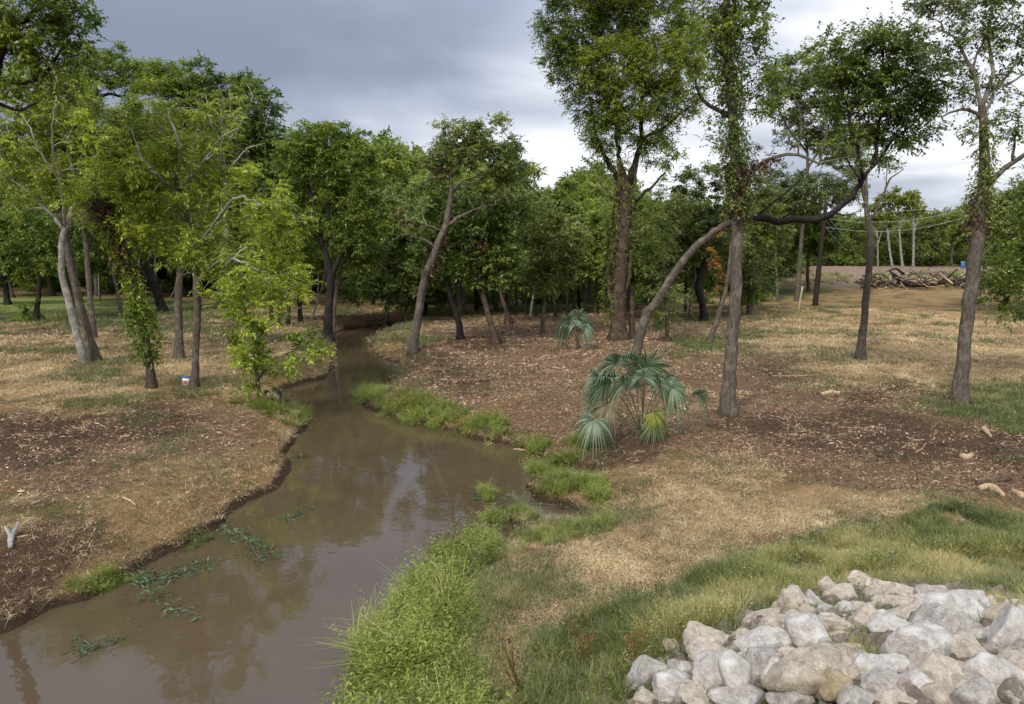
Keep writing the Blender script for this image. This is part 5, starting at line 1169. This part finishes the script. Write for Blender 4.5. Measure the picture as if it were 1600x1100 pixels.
log('wood_chunk', 'largest shattered stump piece on the mulch at the right edge', 'wood piece', [(1530, 765), (1545, 762), (1558, 768), (1568, 776)], [8, 12, 12, 6], SPLIT)
log('wood_chunk', 'dark barked slab beside the shattered stump piece at the right edge', 'wood piece', [(1525, 756), (1550, 754), (1580, 750)], [6, 8, 5], B_BRN)
log('wood_chunk', 'pale broken slab at the very right edge of the mulch', 'wood piece', [(1582, 768), (1596, 776), (1604, 780)], [7, 10, 6], SPLIT)
log('bleached_branch', 'white bleached forked branch stub on the left bank near the picture edge', 'branch', [(16, 858), (17, 848, .04), (23, 838, .08), (30, 830, .12)], [7, 9, 7, 3], BLEACH)
log('bleached_branch', 'short white fork lying against the bleached branch stub', 'branch', [(8, 832, .1), (13, 838, .07), (18, 845, .05)], [4, 6, 6], BLEACH)
log('stick', 'tan broken stick beside the bleached branch stub', 'stick', [(26, 842), (44, 838)], [5, 4], SPLIT)
log('stick', 'thin crooked pale branch lying across the dark mulch', 'stick', [(1416, 683), (1430, 688), (1444, 688), (1462, 696)], [1.6, 1.8, 1.6, 1], SPLIT)
log('stick', 'forked pale stick under the crooked pale branch', 'stick', [(1430, 707), (1440, 702), (1447, 693)], [1.8, 1.5, 1], SPLIT)
log('stick', 'long straw coloured stick lying level before the slender leaning tree', 'stick', [(1205, 588), (1245, 588), (1275, 586)], [2, 2.5, 1.5], SPLIT)
log('stick', 'pale stick by the water on the right of the inlet weeds', 'stick', [(1083, 800), (1100, 803)], [2, 2], SPLIT)
log('stick', 'short pale stick at the middle of the left bank', 'stick', [(188, 684), (203, 682)], [4, 3], SPLIT)
log('stick', 'bent pale stick in the dry grass of the left bank', 'stick', [(192, 778), (205, 784), (212, 790)], [3, 3, 2], SPLIT)
log('floating_log', 'short yellowish log floating near the right bank weeds', 'log', [(797, 710), (808, 708), (822, 709)], [4, 5, 3], SPLIT, lift=2.8)
log('floating_branch', 'broken stick reaching into the water from the left bank', 'branch', [(466, 716), (480, 713), (495, 711)], [3, 4, 3], SPLIT, lift=3)
o = log('snag', 'small dark snag sticking up out of the creek', 'snag', [(478, 806), (474, 800), (471, 795)], [7, 6, 4], B_DARK, lift=3)
def at_water(px, py, dz=0): x_, y_ = onz(px, py, WATER_Z + dz); return np.array([x_, y_, WATER_Z + dz])
WLEAF = leaf_mat('sunken_leaf', (.030, .050, .020), (.060, .098, .034), (.11, .155, .06), .2)
for pts_, cnt, lab in [([(345, 822), (375, 840), (425, 858)], 46, 'leafy cut branch floating off the left bank, topmost of the floating ones'), ([(385, 838), (400, 865), (412, 878)], 26, 'leafy twig hanging into the water below the topmost floating branch'),
                       ([(205, 885), (250, 905), (320, 880)], 60, 'leafy cut branch floating along the left bank edge'), ([(225, 900), (235, 925), (240, 938)], 18, 'drooping leaf spray at the left bank edge'), ([(265, 950), (285, 953), (310, 960)], 8, 'single floating leaf spray out in the creek'), ([(130, 1000), (150, 1010), (185, 1002)], 16, 'faint sunken leaf spray near the lower left'),
                       ([(740, 780), (770, 778), (800, 782)], 16, 'thin twigs floating before the inlet on the right'), ([(448, 812), (465, 804), (480, 800)], 12, 'leaf tuft caught on the dark snag'), ([(462, 714), (478, 712), (492, 712)], 10, 'small green sprig floating beside the broken stick'),
                       ([(645, 905), (655, 915), (665, 908)], 16, 'dark spiky weed tuft floating at the tip of the right bank weeds'), ([(825, 786), (870, 790), (905, 802)], 14, 'thin dark branch lying in the inlet pool')]:
    c_ = curve([at_water(a, b_, .02) for a, b_ in pts_], 12); g = c_[0]
    A = Acc(); A.tube(c_ - g, np.linspace(.014, .005, 12), 5); me = A.mesh('stem', B_TWIG)
    root = empty('floating_branch', tuple(g), lab, 'branch', 'leafy branches floating in the creek'); link('stem', me, root)
    ids = rng.integers(0, 12, cnt); dr_ = rot_rows(cnt) * np.array([1, 1, .25]) + np.array([0, 0, .12])
    V, F, T = sprays(c_[ids] - g + rng.normal(size=(cnt, 3)) * [.06, .06, .01], dr_, rng.uniform(.15, .4, cnt), 5, .13, .032, .1, rng.normal(.5, .15, cnt))
    V[:, 2] = np.maximum(V[:, 2], -.012)
    link('leaves', mesh_np('leaves', V, F, WLEAF, {'tint': T}), root)
# brush pile on the far side of the clearing
bp = G(1385, 447); root = empty('brush_pile', tuple(bp), 'heap of cut trunks and branches in front of the dirt field', 'brush pile')
for j in range(270):
    u = rng.uniform(-1, 1); px_ = 1440 + u * 95; py_ = 446 - rng.uniform(0, 1) ** 1.5 * 22 * (1 - .4 * abs(u)) + rng.uniform(-3, 5)
    base_ = G(px_, 446 + rng.uniform(-4, 6)); c_ = P(px_, py_, base_[1]); L_ = .7 + 3.0 * rng.beta(1.2, 2.6); a = rng.uniform(0, 6.28); tl = rng.uniform(-.5, .8)
    d_ = np.array([math.cos(a), math.sin(a), tl]) * L_ / 2; r0 = .035 + .12 * rng.beta(1, 2.6); c_[2] = max(c_[2], base_[2] + .1)
    A = Acc(); A.tube(curve([c_ - d_, c_ + rng.normal(size=3) * .16, c_ + d_], 5), np.linspace(r0, r0 * .5, 5), 6, .2)
    link('branch', A.mesh('branch', [B_GREY, B_DARK, SPLIT, B_BRN, B_TWIG][rng.integers(0, 5)], bp), root)
for pts_, w_ in [([(1390, 422), (1402, 436), (1425, 446), (1462, 444), (1500, 436)], [3, 5, 6, 5, 3]), ([(1412, 428), (1400, 420), (1386, 424)], [5, 4, 2]), ([(1460, 444), (1480, 434), (1496, 420)], [5, 4, 2])]:
    Dq = G(1425, 449)[1]; q = [P(a, b_, Dq) for a, b_ in pts_]; A = Acc(); c_ = curve(q, 14); A.tube(c_, np.interp(np.linspace(0, 1, 14), np.linspace(0, 1, len(w_)), widths(w_, Dq)), 8, .2); link('felled_trunk', A.mesh('felled_trunk', B_DARK, bp), root)
cnt = 150; px_ = np.concatenate([rng.uniform(1355, 1385, 60), rng.uniform(1480, 1508, 30), rng.uniform(1360, 1510, 60)]); o_ = np.array([P(a, 440 - rng.uniform(0, 14), bp[1] + rng.uniform(-1, 2)) for a in px_])
V, F, T = sprays(o_ - bp, rot_rows(cnt) + np.array([0, 0, .5]), .7, 7, .3, .14, .2, rng.normal(.5, .15, cnt)); link('leaves', mesh_np('leaves', V, F, L_OLI, {'tint': T}), root)

# ------------------------------------------------------------------ small man-made things
def plain(name, c_, r_=.5, sp=.4):
    m, n, l = new_mat(name); co = N(n, 'ShaderNodeTexCoord').outputs['Object']; f = noise_of(n, l, co, 8, 3)
    finish(n, l, mixc(n, l, f, tuple(q * .8 for q in c_), tuple(min(.9, q * 1.1) for q in c_)), r_, None, sp); return m
WHT, BLUE, YELP, REDL, WIRE, CRE = plain('white_plastic', (.74, .74, .73)), plain('blue_plastic', (.06, .13, .42)), plain('yellow_pvc', (.46, .42, .22)), plain('red_print', (.5, .1, .08)), plain('pale_cable', (.36, .37, .36)), plain('creosote_wood', (.030, .022, .017), .8, .1)
g = G(292, 604); root = empty('bucket', tuple(g), 'small white bucket with a blue lid standing against the slim trunk', 'bucket')
A = Acc(); A.tube([(0, 0, 0), (0, 0, .18), (0, 0, .34)], [.125, .137, .15], 20); link('pail', A.mesh('pail', WHT), root)
A = Acc(); A.tube([(0, 0, .335), (0, 0, .375)], [.16, .16], 20); link('lid', A.mesh('lid', BLUE), root)
V = []; F = []
for j in range(7):
    a = -math.pi / 2 + (j - 3) * .16
    V += [(math.cos(a) * .142, math.sin(a) * .142, .13), (math.cos(a) * .149, math.sin(a) * .149, .25)]
for j in range(6): F.append((2 * j, 2 * j + 2, 2 * j + 3, 2 * j + 1))
link('printed_label', mesh_py('printed_label', V, F, REDL), root)
A = Acc(); A.tube(curve([(-.155, 0, .31), (-.11, -.12, .24), (0, -.165, .2), (.11, -.12, .24), (.155, 0, .31)], 12), [.004] * 12, 5); link('handle', A.mesh('handle', WIRE), root)
def pole(name, lab, cat, b_, t_, w_, mat, D=None):
    g = G(*b_); q = P(t_[0], t_[1], g[1]); k = g[1] / 1200; A = Acc(); A.tube(curve([g - np.array([0, 0, .3]), (g + q) / 2, q], 9), np.linspace(w_[0], w_[1], 9) * k / 2, 10, .02); return tag(link(name, A.mesh(name, mat, g), None, tuple(g)), lab, cat)
pole('marker_stake', 'pale yellow stake leaning in the clearing left of the dark pole', 'stake', (1247, 483), (1254, 448), (3.2, 3), YELP)
pole('marker_stake', 'yellow stake slanting out of the brush behind the slender leaning tree', 'stake', (1377, 438), (1364, 424), (2.4, 2.2), YELP)
g = G(1273, 478); D = g[1]; root = empty('utility_pole', tuple(g), 'black utility pole leaning slightly right at the back of the clearing', 'utility pole')
top = P(1291, 316, D); A = Acc(); A.tube(curve([g - np.array([0, 0, .4]), (g + top) / 2, top], 12), np.linspace(9, 5, 12) * D / 2400, 12, .03); link('pole', A.mesh('pole', CRE, g), root)
A = Acc(); A.tube([P(1283, 338, D), P(1298, 340, D)], [.05, .05], 6); link('crossarm', A.mesh('crossarm', CRE, g), root)
def wire(lab, pts_, r_=.022, D1=None):
    n_ = len(pts_); D1 = D1 or D; q = [P(a, b_, D + (D1 - D) * i / (n_ - 1)) for i, (a, b_) in enumerate(pts_)]; c_ = curve(q, 30); A = Acc(); A.tube(c_, [r_] * 30, 4)
    return tag(link('overhead_wire', A.mesh('overhead_wire', WIRE, q[0]), None, tuple(q[0])), lab, 'wire', 'wires from the utility pole')
wire('sagging pale wire, the middle one of three crossing before the far tree line', [(1298, 342), (1330, 346), (1370, 347), (1430, 343), (1480, 333), (1530, 318), (1640, 285)], .015)
wire('sagging pale wire, the lowest one of three crossing before the far tree line', [(1290, 355), (1330, 360), (1370, 362), (1420, 359), (1460, 352), (1495, 343), (1640, 300)], .015)
wire('faint wire, the highest one before the far tree line', [(1292, 334), (1330, 334), (1370, 332), (1420, 329), (1530, 315), (1640, 280)], .010)
for j, (a, b_, lab) in enumerate([((1300, 345), (1352, 412), 'guy wire slanting down right from the pole, the upper one'), ((1298, 352), (1350, 416), 'guy wire slanting down right from the pole, just under the upper one'), ((1296, 362), (1346, 417), 'guy wire slanting down right from the pole, the lowest one')]):
    q0 = P(a[0] - 8, a[1] - 8, D); q1 = P(*b_, D + 8); A = Acc(); A.tube([q0, (q0 + q1) / 2, q1], [.010] * 3, 4); tag(link('guy_wire', A.mesh('guy_wire', WIRE, q0), None, tuple(q0)), lab, 'wire', 'guy wires of the utility pole')
# blue and white drums far off in the clearing
for (a, b_, mt, lab) in [(1504, 420, BLUE, 'tiny blue barrel on the dirt field beside the stout trunk'), (1231, 415, BLUE, 'tiny blue barrel far off between the cedars and the dark pole')]:
    g = P(a, b_, 118); g[2] = float(hgt(g[0], g[1])); A = Acc(); A.tube([(0, 0, 0), (0, 0, .3), (0, 0, .6), (0, 0, .9)], [.29, .31, .31, .29], 14)
    root = empty('barrel', tuple(g), lab, 'barrel'); link('drum', A.mesh('drum', mt), root); A = Acc(); A.tube([(0, 0, .9), (0, 0, .94)], [.3, .3], 14); link('lid', A.mesh('lid', WHT), root)
# rusty dead weed stalks by the water weeds
def dead_weed(lab, b_, tops, mat=L_RED):
    g = G(*b_); root = empty('dry_weed', tuple(g), lab, 'dry weed', 'rusty dry weed stalks')
    A = Acc(); VV, FF, TT = [], [], []
    for (a, c_) in tops:
        q = P(a, c_, g[1]) - g; cv = curve([(0, 0, 0), q * .5 + rng.normal(size=3) * .03, q], 8); A.tube(cv, np.linspace(.006, .002, 8), 4)
        for s in range(2, 8):
            for r2 in range(2):
                e_ = cv[s] + (rot_rows(1)[0] * np.array([1, 1, .4]) + [0, 0, .5]) * .16; A.tube([cv[s], e_], [.002, .001], 3, 0, False)
                VV.append(e_)
    link('stalks', A.mesh('stalks', plain('rust_stem', (.13, .055, .03), .8, .1)), root)
    VV = np.array(VV); V, F, T = sprays(VV, rot_rows(len(VV)), .08, 4, .04, .014, .2, rng.normal(.5, .15, len(VV))); link('withered_leaves', mesh_np('withered_leaves', V, F, mat, {'tint': T}), root)
dead_weed('rusty red dry weed with three stalks nearest the bottom of the picture', (812, 1085), [(765, 1000), (790, 985), (800, 1010), (775, 1030)])
dead_weed('dark tall dry weed stalk right of the rusty red one', (815, 1080), [(785, 985), (770, 970)])
dead_weed('orange brown dry weed leaning in the grass left of the rocks', (915, 1040), [(895, 970), (905, 985), (930, 990)], L_ORG)
dead_weed('brown dry weed among the tall grass left of the rocks', (985, 1040), [(998, 985), (1005, 1000), (975, 1000)], L_ORG)
dead_weed('thin twiggy sapling standing left of the stout right hand trunk', (1487, 632), [(1481, 560), (1488, 540), (1478, 600)], L_OLI)
